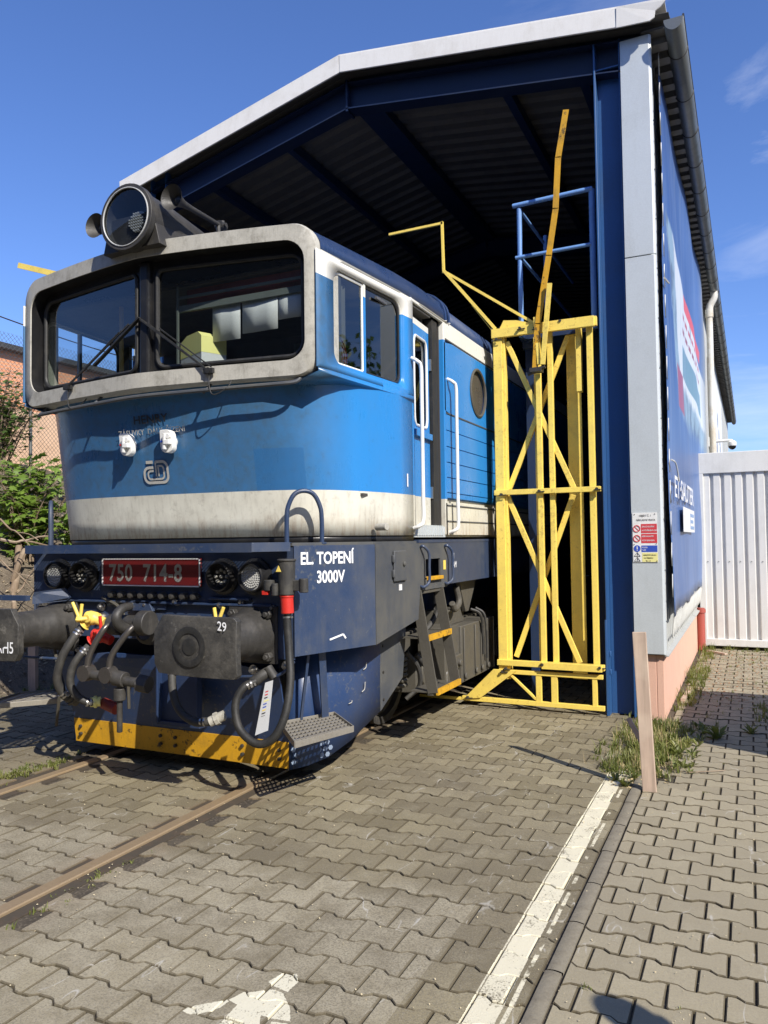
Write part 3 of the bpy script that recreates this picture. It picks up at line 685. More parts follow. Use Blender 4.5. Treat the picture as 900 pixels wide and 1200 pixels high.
# --- buffers
HEAD = [(-.30, -.12), (-.265, -.175), (.29, -.185), (.312, -.165), (.312, .155), (.29, .175), (-.23, .18), (-.30, .075)]
chalk = M['letter']
for s in (-1, 1):
    c = Vector((.875 if s > 0 else -.915, 0, 1.06))
    m = MB(); m.mat(M['iron'])
    m.lathe(c, (0, 1, 0), [(.0, .10), (.02, .10), (.10, .085), (.20, .082), (.20, .125), (.24, .13), (.44, .135), (.46, .15), (.50, .15), (.60, .18), (.64, .18)], n=32)
    m.box((c.x - .19, .615, .87), (c.x + .19, .64, 1.25))
    for dx in (-.14, .14):
        for dz in (-.14, .14): m.cyl((c.x + dx, .615, 1.06 + dz), (c.x + dx, .57, 1.06 + dz), .032, n=6, smooth=False); m.cyl((c.x + dx, .57, 1.06 + dz), (c.x + dx, .55, 1.06 + dz), .018, n=10)
    o = m.build('buffer', None, loco, bevel=.004); o['label'] = 'right buffer, its plate chalked 29' if s > 0 else 'left buffer cut by the photo edge'
    m = MB(); pts = [(c.x + s * px, 0, 1.06 + pz) for px, pz in HEAD]
    outer = [(p[0], .012 + .03 * ((p[0] - c.x) / .31) ** 2, p[2]) for p in pts]
    # slightly domed plate: rings from the outline to the centre
    rings = []
    dense = []
    for i in range(len(pts)):
        a, b = pts[i], pts[(i + 1) % len(pts)]
        for k in range(4): dense.append((a[0] + (b[0] - a[0]) * k / 4, a[2] + (b[2] - a[2]) * k / 4))
    def dome(px, pz, o=0): return (px, o + .035 * ((px - c.x) / .31) ** 2 + .012 * ((pz - 1.06) / .18) ** 2 - .03, pz)
    m.grid([[dome(x, z, .045) for x, z in dense], [dome(x, z, 0) for x, z in dense]] + [[dome(c.x + (x - c.x) * f, 1.06 + (z - 1.06) * f) for x, z in dense] for f in (.85, .6, .3, .02)], close=True)
    h = m.build('buffer_head', M['buffer_face'], o, bevel=.003)
    m = MB(); m.lathe((c.x, -.034, 1.06), (0, -1, 0), [(0, .12), (.001, .115), (.001, .085), (0, .08)], n=30); m.lathe((c.x, -.034, 1.06), (0, -1, 0), [(0, .05), (.001, .045), (.001, 0)], n=20); m.build('worn_ring', M['rubber'], h)
    if s > 0:
        for tx, pos, rt_, hh in (('29', (1.075, -.022, 1.165), (1, .09, -.12), .055), ('1141', (.61, .008, .90), (1, -.14, .1), .05)):
            m = MB(); text_into(m, tx, pos, rt_, (0, 0, 1), hh, bold=.0006, sx=.85); m.build('chalk_writing', chalk, o)
    else:
        m = MB(); text_into(m, 'AH5', (-.80, -.02, .94), (1, .1, 0), (0, 0, 1), .08, bold=.0008, sx=.75); m.build('chalk_writing', chalk, o)

M['stepg'] = paint('step_grating_steel', (.27, .25, .21), .5, (.12, .10, .075), .6, 12, metal=.3)
# --- snow plough below: front plate, side plates with a perforated patch, yellow edge
m = MB(); m.poly([(-1.0, .86, .30), (1.0, .86, .30), (1.02, .74, .70), (-1.02, .74, .70)]); m.poly([(-1.02, .74, .70), (1.02, .74, .70), (1.02, .70, .80), (.5, .70, .86), (-.5, .70, .86), (-1.02, .70, .80)])
plow = m.build('plough', M['navy_skirt'], loco, solid=.012)
m = MB(); m.poly([(-1.0, .875, .115), (1.0, .875, .115), (1.0, .855, .30), (-1.0, .855, .30)]); yb = m.build('yellow_edge', M['yellow_dirty'], loco, solid=.014)
each([(x, z) for x in (-.93, -.12, .02, .62, .93) for z in (.18, .24)], lambda m, x, z: m.cyl((x, .86, z), (x, .838, z), .013, n=6, smooth=False), 'edge_bolt', M['iron'], yb)
for s in (-1, 1):
    A = (s*1.0, .86, .11)
    CV = [(1.0, .86, .11), (1.09, .96, .125), (1.17, 1.10, .155), (1.24, 1.32, .23), (1.30, 1.68, .37)]
    m = MB(); m.grid([[(s*x, y, z) for x, y, z in CV], [(s*x, y, .5) for x, y, z in CV], [(s*(x + .01), y, .94) for x, y, z in CV]])
    pp = m.build('plough_side', M['navy_skirt'], loco, solid=.012)
    m = MB(); m.poly([(s*1.303, 1.682, .37), (s*1.305, 2.10, .56), (s*1.305, 2.17, .88), (s*1.305, 2.17, 1.02), (s*1.303, 1.682, .96)]); rp = m.build('wheel_guard', M['navy_dull'], loco, solid=.012)
    each([(.45,), (.66,), (.86,)], lambda m, zz: m.cyl((s*1.30, 1.73, zz), (s*1.318, 1.73, zz), .010, n=8), 'guard_bolt', M['iron'], rp)
    m = MB(); rows_ = 7
    d1 = Vector((s*.17, .24, .02)); d1.normalize(); nrm = Vector((s*.24, -.17, 0)).normalized()
    for r_ in range(5):
        for q in range(7):
            p = Vector(A) + d1 * (.03 + q * .043 + (r_ % 2) * .024) + Vector((0, 0, .05 + r_ * .042)) + nrm * .012
            hx = [p + d1 * (.0185 * math.cos(R(60 * k))) + Vector((0, 0, .0185 * math.sin(R(60 * k)))) for k in range(6)]
            m.poly(hx)
    m.build('perforated_patch', paint('patch_grey_blue', (.20, .26, .36), .6), pp)
    # step grating hung on a strap
    a, b, c_, d_ = [Vector((s * x, y, .455)) for x, y in ((1.03, .71), (1.22, 1.11), (1.54, .79), (1.40, .30))]
    m = MB()
    for p, q in ((a, b), (b, c_), (c_, d_), (d_, a)): m.bar(p, q, .008, .04)
    stp = m.build('step', M['stepg'], loco, bevel=.002)
    m = MB(); K, L_ = 14, 7
    for i in range(1, K):
        t = i / K; m.bar(a.lerp(b, t), d_.lerp(c_, t), .009, .012)
    for i in range(1, L_):
        t = i / L_; m.bar(a.lerp(d_, t) + Vector((0, 0, .002)), b.lerp(c_, t) + Vector((0, 0, .002)), .018, .012)
    m.build('grating', M['stepg'], stp)
    m = MB(); m.bar((s*1.245, .90, .93), (s*1.215, .99, .46), .055, .012, (s*.4, -.2, 0)); m.bar((s*1.20, .80, .93), (s*1.10, .86, .46), .02, .012, (s*.4, -.2, 0)); m.build('step_strap', M['navy'], stp)
n_ = Vector((.95, -.25, .0)).normalized()
for q, dz in (((1.265, 1.45, .72), .05), ((1.262, 1.43, .56), .07), ((1.23, 1.28, .50), .02)):
    m = MB(); p = Vector(q) + n_ * .02; m.tube([p, p + Vector((.01, .025, dz * .3)), p + Vector((.012, .03, dz))], .0035, n=4); m.build('scratch_mark', M['letter_grey'], plow)

# --- screw coupling: hook, shackle, screw
m = MB()
m.tube([(-.0, .66, 1.06), (-.0, .50, 1.07), (-.0, .40, 1.08), (-.01, .32, 1.12), (-.01, .29, 1.18), (-.01, .34, 1.23), (-.01, .42, 1.24)], .045, n=12, rfn=lambda t: 1 - .35 * t)
m.lathe((-.0, .60, 1.06), (0, -1, 0), [(0, .11), (.04, .10), (.06, .07)], n=24)
m.build('coupling_hook', M['iron'], loco)
m = MB()
m.cyl((-.15, .43, 1.13), (.15, .43, 1.13), .05); m.cyl((.08, .43, 1.13), (.16, .43, 1.13), .085, n=24); m.cyl((-.19, .43, 1.11), (-.10, .43, 1.11), .075)
shk = m.build('coupling_pin', M['iron'], loco, bevel=.006)
m = MB()
for x0, x1 in ((-.16, -.26), (.07, -.06)):
    m.tube([(x0, .41, 1.13), (x0 - .01, .33, 1.08), (x1 + .02, .28, .92), (x1, .27, .80)], .022, n=10)
    m.cyl((x1, .23, .79), (x1, .31, .79), .055, n=20)
m.build('coupling_link', paint('greased_steel', (.11, .10, .09), .28, (.05, .045, .04), .6, 9, metal=.6), loco)
m = MB(); m.cyl((-.30, .27, .79), (.20, .30, .74), .033); m.cyl((-.02, .285, .77), (.07, .29, .76), .052); m.cyl((.18, .30, .745), (.26, .31, .735), .06, n=8, smooth=False)
m.tube([(.02, .29, .74), (.02, .29, .64), (.01, .30, .5), (.0, .31, .40)], .02, n=8); m.cyl((.02, .29, .70), (.02, .29, .62), .04)
m.build('coupling_screw', M['iron'], loco, bevel=.004)
m = MB(); m.box((.10, .60, .42), (.42, .66, .90)); m.box((.08, .58, .40), (.46, .66, .43)); m.box((.10, .55, .42), (.115, .66, .92)); m.build('coupling_guard', M['steel_dark'], loco, bevel=.004)

# --- brake hoses with yellow and red cocks
def hose(pts, r, name='brake_hose', mat=None, lab=None, end=None):
    m = MB(); m.tube(pts, r, n=12, sub=7); o = m.build(name, mat or M['hose'], loco)
    P_ = [Vector(p) for p in pts]
    for a, b in ((P_[0], P_[1]), (P_[-1], P_[-2])):
        d = (b - a).normalized()
        for q in (.03, .055):
            m = MB(); m.cyl(a + d * q, a + d * (q + .012), r * 1.1, n=16); m.bar(a + d * q + Vector((r * 1.1, 0, 0)), a + d * (q + .012) + Vector((r * 1.1, 0, 0)), .02, .02); m.build('hose_clamp', M['chrome'], o)
    if lab: o['label'] = lab
    if end:
        p, q, mm = end; m = MB(); m.mat(mm); m.cyl(p, q, r * 1.25, n=14); m.cyl(Vector(p).lerp(Vector(q), .35), Vector(p).lerp(Vector(q), .6), r * 1.6, n=8, smooth=False); m.build('hose_coupling', None, o)
    return o
hose([(-0.497, 0.450, 1.076), (-0.531, 0.380, 0.978), (-0.579, 0.340, 0.860), (-0.621, 0.340, 0.717), (-0.614, 0.380, 0.607), (-0.598, 0.420, 0.564)], .030, lab='outer brake hose below the yellow cock', end=((-0.607, 0.420, 0.576), (-0.599, 0.500, 0.524), M['bogie']))
hose([(-0.399, 0.420, 0.949), (-0.434, 0.360, 0.876), (-0.468, 0.330, 0.789), (-0.476, 0.330, 0.680), (-0.434, 0.360, 0.594), (-0.377, 0.400, 0.554), (-0.353, 0.440, 0.554)], .027, lab='inner brake hose below the red cock', end=((-0.381, 0.420, 0.550), (-0.324, 0.460, 0.553), M['yelbox']))
hose([(0.286, 0.500, 0.836), (0.352, 0.440, 0.665), (0.426, 0.420, 0.555), (0.547, 0.420, 0.492), (0.658, 0.440, 0.498)], .027, lab='brake hose hanging behind the right buffer', end=((0.658, 0.440, 0.498), (0.745, 0.480, 0.541), M['surround']))
hose([(0.983, 0.500, 0.776), (0.925, 0.440, 0.739), (0.893, 0.400, 0.641), (0.926, 0.380, 0.512), (1.012, 0.370, 0.437), (1.101, 0.380, 0.411), (1.190, 0.400, 0.463), (1.241, 0.440, 0.591), (1.243, 0.500, 0.783), (1.213, 0.540, 0.964), (1.195, 0.550, 1.126), (1.190, 0.550, 1.252)], .026, 'heating_cable', M['rubber'], 'black heating cable looped below the red collar')
m = MB(); m.tube([(0.956, 0.500, 0.764), (1.009, 0.540, 0.810), (1.035, 0.600, 0.830)], .036, n=12); m.cyl((1.035, 0.560, 0.858), (1.088, 0.560, 0.790), .03); m.build('cable_plug', M['hose'], loco)
m = MB(); m.cyl((1.191, 0.550, 1.323), (1.196, 0.550, 1.214), .042, n=20); m.cyl((1.191, 0.550, 1.334), (1.190, 0.550, 1.318), .046, n=20); m.build('cable_collar', M['red'], loco, bevel=.004)
m = MB(); a_ = Vector((1.193, 0.550, 1.560)); b_ = Vector((1.191, 0.550, 1.334))
m.cyl(a_, b_, .056, .052, n=20); m.cyl(a_ + Vector((0, 0, .006)), a_ - Vector((0, 0, .01)), .062, n=20)
m.box((a_.x - .15, .54, 1.36), (a_.x + .13, .60, 1.43)); m.cyl((a_.x + .12, .56, 1.35), (a_.x + .12, .56, 1.44), .03); m.cyl((a_.x - .12, .53, 1.36), (a_.x - .12, .53, 1.43), .038); m.cyl((a_.x - .06, .50, 1.33), (a_.x - .06, .50, 1.41), .022)
sk = m.build('heating_socket', M['hose'], loco, bevel=.005)
m = MB(); m.poly([(a_.x - .045, .490, 1.485), (a_.x - .005, .490, 1.485), (a_.x - .025, .490, 1.525)]); m.build('hazard_triangle', M['yellow'], sk, solid=.002)
m = MB(); m.box((a_.x - .16, .50, 1.335), (a_.x - .12, .53, 1.36)); m.build('red_flag', M['red'], sk)
m = MB(); p = [Vector(v) for v in ((1.109, 0.420, 0.787), (1.167, 0.420, 0.807), (1.166, 0.360, 0.506), (1.070, 0.360, 0.466))]; m.poly(p); tg = m.build('paper_tag', M['paper'], loco, solid=.002)
m = MB(); cols = ['redsign', 'redsign', 'ink', 'yelbox', 'bluesign', 'bluesign', 'yellow', 'ink', 'ink']
for k in range(9):
    t = .18 + k * .06; A = p[0].lerp(p[3], t); B = p[1].lerp(p[2], t); m.mat(M[cols[k]])
    a1 = A.lerp(B, .25); b1 = A.lerp(B, .6 if k != 3 else .8); d = (p[3] - p[0]).normalized() * (.008 if k < 8 else .003); o3 = Vector((0, -.0022, 0))
    m.poly([a1 + o3, b1 + o3, b1 + d + o3, a1 + d + o3])
m.build('tag_print', None, tg)
m = MB(); m.tube([(0.805, 0.560, 0.783), (0.941, 0.560, 0.792), (1.061, 0.560, 0.794), (1.153, 0.560, 0.832), (1.213, 0.600, 0.901)], .010, n=8); m.build('uncoupling_rod', M['navy'], loco)
m = MB(); m.tube([(-1.092, 0.450, 0.830), (-0.951, 0.500, 0.824), (-0.811, 0.550, 0.817)], .010, n=8); m.build('uncoupling_rod', M['navy'], loco)
def cock(mat, body, h1, h2, base, lab):
    m = MB(); m.mat(mat)
    b = Vector(body); m.lathe(b, (1, .2, -.35), [(-.06, .03), (-.03, .045), (.02, .05), (.04, .035), (.10, .035), (.10, .0)], n=16); m.cyl(b, base, .034, n=14); m.cyl(Vector(base) + (b - Vector(base)) * .1, base, .046, n=12)
    m.cyl(b - Vector((0, .06, 0)), b + Vector((0, .06, 0)), .03)
    o = m.build('air_cock', None, loco, bevel=.003); o['label'] = lab
    m = MB()
    for h in (h1, h2):
        m.tube([b + Vector((0, -.05, 0)), b.lerp(Vector(h[0]), .8) + Vector((0, -.05, 0)), h[0], h[1]], .012, n=8, sub=4)
    m.build('cock_handle', mat, o)
cock(M['yellow'], (-0.420, 0.480, 1.143), ((-0.490, 0.420, 1.135), (-0.558, 0.420, 1.256)), ((-0.493, 0.430, 1.152), (-0.476, 0.430, 1.245)), (-0.480, 0.450, 1.089), 'yellow air cock with two raised handles')
cock(M['red'], (-0.333, 0.460, 1.020), ((-0.264, 0.400, 1.072), (-0.272, 0.400, 1.168)), ((-0.242, 0.410, 1.059), (-0.194, 0.410, 1.157)), (-0.392, 0.430, 0.978), 'red air cock beside the coupling')
m = MB(); m.tube([(0.703, 0.450, 1.169), (0.689, 0.450, 1.248)], .012, n=8, curve=False); m.tube([(0.730, 0.450, 1.170), (0.765, 0.450, 1.250)], .012, n=8, curve=False); m.build('cock_handle', M['yellow'], loco)
m = MB(); m.cyl((-0.332, 0.500, 0.532), (-0.187, 0.460, 0.515), .04, n=14); m.cyl((-0.195, 0.460, 0.521), (-0.166, 0.455, 0.512), .042, n=14); m.build('red_cap', paint('dark_red', (.22, .02, .015), .5), loco)
for s0 in (((-0.939, 0.600, 0.882), (-0.884, 0.600, 0.625), (-1.030, 0.700, 0.268)), ((-0.154, 0.550, 0.743), (-0.193, 0.600, 0.487)), ((-0.470, 0.620, 1.281), (-0.283, 0.600, 1.211), (-0.182, 0.580, 1.074))):
    m = MB(); m.tube(list(s0), .012, n=6); m.build('pipe', M['bogie'], loco)
# shunter's bar with angled plate above the left buffer
m = MB(); q = [Vector(v) for v in ((-0.968, 0.420, 1.292), (-0.951, 0.420, 1.324), (-0.810, 0.580, 1.348), (-0.770, 0.600, 1.276), (-0.814, 0.600, 1.249), (-0.968, 0.420, 1.234))]
m.prism(q, (0, .012, 0)); m.build('guard_plate', M['navy'], loco)
m = MB(); m.box((-1.75, .36, 1.262), ((-0.968, 0.420, 1.285)[0], .40, 1.30)); m.build('guard_bar', M['navy'], loco)

# --- side equipment: pocket step, handrails, ladder, bogie, boxes (right side seen, left side mirrored)
def flank(s):
    x = s * 1.5
    m = MB(); m.mat(M['navy_dull' if s > 0 else 'navy'])
    m.box((x - s*.015, 2.02, 1.27), (x, 2.17, 1.655)); m.box((x - s*.015, 2.50, 1.27), (x, 2.66, 1.655)); m.box((x - s*.015, 2.17, 1.27), (x, 2.50, 1.37)); m.box((x - s*.015, 2.17, 1.52), (x, 2.50, 1.655))
    m.box((x - s*.16, 2.15, 1.35), (x - s*.15, 2.52, 1.54))
    m.mat(M['navy']).box((x - s*.015, 2.66, 1.29), (x, 16.3, 1.655)); m.box((x - s*.2, 2.02, 1.655), (x + s*.004, 16.3, 1.68)); m.box((x - s*.17, 2.15, 1.355), (x, 2.52, 1.365))
    m.build('sole_bar', None, loco)
    m = MB(); m.box((x - s*.02, 2.19, 1.345), (x + s*.03, 2.50, 1.375)); m.build('step_edge', M['yellow_dirty'], loco, bevel=.004)
    for y in (2.055, 2.60):
        m = MB(); m.tube([(x, y, 1.62), (x + s*.03, y, 1.625), (x + s*.055, y + .05, 1.57), (x + s*.055, y + .055, 1.45), (x + s*.055, y + .05, 1.34), (x + s*.03, y, 1.30), (x, y, 1.305)], .012, n=8); m.build('handhold', M['navy'], loco)
    if s > 0:
        m = MB(); text_into(m, 'II I', (x + .002, 2.78, 1.51), (0, 1, 0), (0, 0, 1), .05, bold=.002, sx=.8); text_into(m, '4 AM', (x + .002, 2.76, 1.43), (0, 1, 0), (0, 0, 1), .055, bold=.002, sx=.8); m.build('side_lettering', M['letter'], loco)
        m = MB(); m.box((x, 2.57, 1.42), (x + .004, 2.62, 1.50)); m.build('yellow_sticker', M['yellow'], loco)
    lad = MB(); lad.mat(M['bogie'])
    T0, T1, B0, B1 = Vector((x - s*.03, 2.03, 1.27)), Vector((x - s*.03, 2.52, 1.27)), Vector((x + s*.10, 2.04, .46)), Vector((x + s*.10, 2.56, .46))
    lad.bar(T0, B0, .012, .09, (1, 0, 0)); lad.bar(T1, B1, .012, .09, (1, 0, 0)); lad.box((min(B0.x, B0.x - s*.05), B0.y, B0.z - .02), (max(B0.x, B0.x - s*.05), B1.y, B0.z - .005)); lad.box((T0.x - .02, T0.y, T0.z - .03), (T0.x + .02, T1.y, T0.z))
    L = lad.build('ladder', None, loco, bevel=.003)
    for t in (.46, .985):
        a, b = T0.lerp(B0, t), T1.lerp(B1, t)
        m = MB(); m.mat(M['bogie']).box((a.x - s*.19, a.y, a.z - .012), (a.x + s*.03, b.y, a.z)); m.mat(M['yellow_dirty']).box((a.x + s*.03, a.y - .005, a.z - .025), (a.x + s*.05, b.y + .005, a.z + .022)); m.build('tread', None, L)
    # bogie
    b_ = MB(); b_.mat(M['bogie'])
    b_.box((s*.98, 2.2, .62), (s*1.10, 5.6, .85)); b_.box((s*.95, 2.1, .50), (s*1.12, 2.35, .80))
    for y in (2.75, 5.15):
        b_.box((s*1.0, y - .16, .33), (s*1.22, y + .16, .62)); b_.cyl((s*1.0, y, .5), (s*1.27, y, .5), .13, n=24)
        for dy in (-.26, .26):
            for k in range(6): b_.lathe((s*1.10, y + dy, .40 + k * .045), (0, 0, 1), [(0, .07), (.018, .08), (.036, .07)], n=16)
    b_.build('bogie_frame', None, loco, bevel=.006)
    for y in (2.75, 5.15):
        m = MB(); m.mat(M['iron']); m.lathe((s*.72, y, .5), (s, 0, 0), [(-.02, 0), (-.02, .53), (.0, .53), (.01, .503), (.11, .495), (.11, .43), (.07, .41), (.06, .16), (.12, .13), (.12, 0)], n=48); m.build('wheel', None, loco)
    m = MB(); m.mat(M['bogie'])
    m.box((s*1.20, 2.68, .40), (s*1.46, 3.05, .90)); m.box((s*1.22, 3.05, .36), (s*1.48, 4.05, .88)); m.box((s*1.12, 3.0, .88), (s*1.35, 3.5, 1.02))
    for y in (3.10, 3.42, 3.60, 3.78): m.box((s*1.48, y, .38), (s*1.495, y + .035, .86)); m.cyl((s*1.49, y + .018, .42), (s*1.51, y + .018, .42), .03, n=10)
    m.box((s*1.46, 2.80, .52), (s*1.50, 3.02, .64)); m.cyl((s*1.48, 2.92, .57), (s*1.53, 2.92, .57), .03)
    m.build('equipment_box', None, loco, bevel=.012)
    m = MB()
    m.tube([(s*1.40, 2.66, 1.28), (s*1.41, 2.66, 1.10), (s*1.38, 2.62, .98), (s*1.32, 2.5, .86)], .026, n=8); m.tube([(s*1.35, 2.3, .72), (s*1.42, 2.4, .58), (s*1.44, 2.55, .42), (s*1.42, 2.72, .36), (s*1.36, 2.9, .48)], .024, n=10)
    m.build('air_pipe', M['hose'], loco); m = MB(); m.tube([(s*1.42, 3.5, 1.0), (s*1.5, 3.55, .95), (s*1.51, 3.6, .8), (s*1.51, 3.62, .55)], .014, n=6); m.build('air_pipe', M['hose'], loco); m = MB(); m.tube([(s*1.42, 3.65, 1.0), (s*1.5, 3.68, .93), (s*1.51, 3.72, .7), (s*1.51, 3.72, .5)], .014, n=6)
    m.build('air_pipe', M['hose'], loco); m = MB(); m.tube([(s*1.3, 2.2, .75), (s*1.36, 2.3, .62), (s*1.35, 2.36, .45), (s*1.25, 2.3, .34)], .02, n=8)
    m.build('air_pipe', M['hose'], loco)
    m = MB(); m.cyl((s*1.41, 2.66, 1.12), (s*1.41, 2.66, 1.20), .04, n=10); m.cyl((s*1.38, 2.66, 1.06), (s*1.45, 2.66, 1.06), .03); m.build('drain_cock', M['chrome'], loco)
    m = MB(); m.tube([(s*1.42, 3.1, 1.24), (s*1.44, 3.12, 1.10), (s*1.44, 3.0, 1.04), (s*1.44, 2.93, 1.10)], .03, n=8); m.prism([(s*1.36, 3.25, 1.28), (s*1.36, 3.75, 1.28), (s*1.36, 3.5, .98), (s*1.36, 3.42, .98)], (s*.04, 0, 0)); m.build('lifting_bracket', M['bogie'], loco, bevel=.004)
flank(1); flank(-1)
m = MB(); m.box((-.9, .9, .55), (.9, 2.1, 1.2)); m.box((-1.05, 2.2, 1.0), (1.05, 16.2, 1.60)); m.box((-.9, 6.5, .4), (.9, 9.5, 1.2)); m.cyl((-.75, 2.75, .5), (.75, 2.75, .5), .09); m.cyl((-.75, 5.15, .5), (.75, 5.15, .5), .09)
m.build('underframe', M['steel_dark'], loco)
m = MB(); text_into(m, 'T', (1.605, 2.33, .50), (-.3, 1, 0), (0, 0, 1), .08, bold=.004); m.bm.verts.ensure_lookup_table(); m.build('chalk_letter', M['letter'], loco)

# ------------------------------------------------------------------ SHED
YF, YB = 3.83, 31.5
shed = thing('train_shed', 'long engine shed with open gable front, blue steel frame and grey corner cladding', 'shed', (0, YF, 0))
XL, XR = -3.17, 3.17
AP = (-.06, 7.04)
def roofz(x):      # top of the gable fascia
    return AP[1] - (AP[1] - 6.60) * (x - AP[0]) / (3.33 - AP[0]) if x > AP[0] else AP[1] - (AP[1] - 6.29) * (AP[0] - x) / (AP[0] + 3.27)
# fascia boards with seams, one damaged end on the right
def gable_strip(name, x0, x1, top, bot, y0, y1, mat, bevel=.004):
    m = MB(); m.prism([(x0, y0, roofz(x0) - top), (x1, y0, roofz(x1) - top), (x1, y0, roofz(x1) - bot), (x0, y0, roofz(x0) - bot)], (0, y1 - y0, 0))
    return m.build(name, mat, shed, bevel=bevel)
f1 = gable_strip('fascia', -3.26, AP[0] - .004, 0, .19, YF - .16, YF - .14, M['fascia'])
f1['label'] = 'left slope of the cream gable fascia'
m = MB(); z = roofz
m.prism([(AP[0] + .004, YF - .165, z(AP[0])), (2.90, YF - .165, z(2.90)), (2.90, YF - .165, z(2.90) - .19), (AP[0] + .004, YF - .165, z(AP[0]) - .19)], (0, .02, 0))
f2 = m.build('fascia', M['fascia'], shed, bevel=.004); f2['label'] = 'right slope of the cream gable fascia'
m = MB(); xx = [2.905, 3.32, 3.345, 3.30, 3.27, 3.22, 3.20, 3.12, 2.91]
m.prism([(2.905, YF - .175, z(2.9)), (3.335, YF - .19, z(3.33)), (3.34, YF - .19, z(3.33) - .03), (3.30, YF - .18, z(3.3) - .07), (3.25, YF - .18, z(3.25) - .10), (3.24, YF - .18, z(3.24) - .16), (3.20, YF - .18, z(3.2) - .185), (2.90, YF - .17, z(2.9) - .195)], (0, .015, 0))
m.build('fascia_end', M['fascia'], shed)
m = MB()
for a, b in ((-3.26, AP[0]), (AP[0], 3.33)): m.prism([(a, YF - .16, z(a) - .003), (b, YF - .16, z(b) - .003), (b, YF - .16, z(b) + .012), (a, YF - .16, z(a) + .012)], (0, .35, 0))
m.build('verge_cap', M['fascia'], shed)
# roof: trapezoidal sheets, ribs running down the slope
m = MB(); prof = []
y = YF - .12; p = .25
while y < YB: prof += [(y, 0), (y + .10, 0), (y + .13, .045), (y + .22, .045)]; y += p
rows = []
for x in (-3.36, -3.2, AP[0], 3.2, 3.36): rows.append([(x, yy, roofz(min(max(x, -3.27), 3.33)) - .10 + dz) for yy, dz in prof])
m.grid(rows, smooth=False); m.build('roof', M['roof_in'], shed, solid=.004)
# gable rafters (I-beams) and repeated frames inside, purlins
def ibeam(mb, a, b, h, w, up):
    a, b = Vector(a), Vector(b); up = Vector(up)
    mb.bar(a, b, .012, h, up)
    mb.bar(a + up * (h / 2 - .006), b + up * (h / 2 - .006), w, .014, up); mb.bar(a - up * (h / 2 - .006), b - up * (h / 2 - .006), w, .014, up)
for k, yy in enumerate((YF + .10, 9.0, 14.2, 19.4, 24.6, 29.8)):
    for s in (-1, 1):
        m = MB(); xe = s * 2.66; up = Vector((s * .16, 0, 1)).normalized()
        ibeam(m, (AP[0], yy, roofz(AP[0]) - .36), (s * 3.05, yy, roofz(s * 3.05) - .36), .30, .18, up)
        if s > 0 and k == 0: m.box((AP[0] - .012, yy - .09, 6.50), (AP[0] + .012, yy + .09, 6.86))
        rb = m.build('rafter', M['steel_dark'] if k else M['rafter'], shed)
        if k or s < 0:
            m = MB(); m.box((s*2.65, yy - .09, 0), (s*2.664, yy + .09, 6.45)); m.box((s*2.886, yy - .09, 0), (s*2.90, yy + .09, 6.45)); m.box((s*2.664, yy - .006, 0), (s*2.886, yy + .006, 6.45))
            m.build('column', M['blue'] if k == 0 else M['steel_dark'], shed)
m = MB(); m.box((2.65, YF, 0), (2.668, YF + .20, 6.47)); m.box((2.885, YF + .02, 0), (2.90, YF + .20, 6.47)); m.box((2.668, YF + .13, 0), (2.885, YF + .145, 6.47)); m.box((2.668, YF + .01, 6.20), (2.885, YF + .13, 6.215)); m.box((2.64, YF - .01, 0), (2.66, YF + .0, .9))
for zz in (.38, .55): m.cyl((2.675, YF + .05, zz), (2.675, YF + .05, zz + .05), .012, n=8)
col = m.build('column', M['blue'], shed, bevel=.003); col['label'] = 'front right blue column beside the yellow gate'
m = MB()
for x in (-2.3, -1.15, AP[0], 1.6, 2.45):
    w = .09 if abs(x) > .2 else .30
    m.box((x - w / 2, YF + .2, roofz(x) - .24), (x + w / 2, YB, roofz(x) - .115))
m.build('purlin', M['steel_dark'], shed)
# walls: ribbed sheets on salmon plinth
def ribwall(x, out, y0, y1, z0, z1):
    m = MB(); pr = []; y = y0
    while y < y1: pr += [(y, 0), (y + .07, 0), (y + .085, out), (y + .155, out)]; y += .17
    m.grid([[(x + d, yy, zz) for yy, d in pr] for zz in (z0, z1)], smooth=False); return m.build('wall', M['cladwall'], shed, solid=.003)
ribwall(3.13, .028, YF + .10, YB, .60, 6.50); ribwall(-3.13, -.028, YF + .10, YB, .60, 6.2)
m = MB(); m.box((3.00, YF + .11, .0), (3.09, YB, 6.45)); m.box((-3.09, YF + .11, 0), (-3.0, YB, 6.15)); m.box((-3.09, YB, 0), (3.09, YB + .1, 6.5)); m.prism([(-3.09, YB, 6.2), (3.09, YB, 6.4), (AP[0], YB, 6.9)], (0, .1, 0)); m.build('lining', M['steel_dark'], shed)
m = MB(); m.box((3.09, YF + .05, -.05), (3.155, YB, .585)); m.box((2.955, YF + .05, -.05), (3.089, YF + .18, .585)); pl_ = m.build('plinth', M['pink'], shed, bevel=.006)
m = MB(); m.box((-3.155, YF + .05, -.05), (-3.09, YB, .585)); m.box((-3.089, YF + .05, -.05), (-2.955, YF + .18, .585)); m.build('plinth', M['pink'], shed)
m = MB(); m.prism([(3.10, YF + .02, .615), (3.20, YF + .02, .585), (3.20, YF + .02, .575), (3.10, YF + .02, .600)], (0, YB - YF, 0)); m.build('drip_flashing', M['cladwall'], shed)
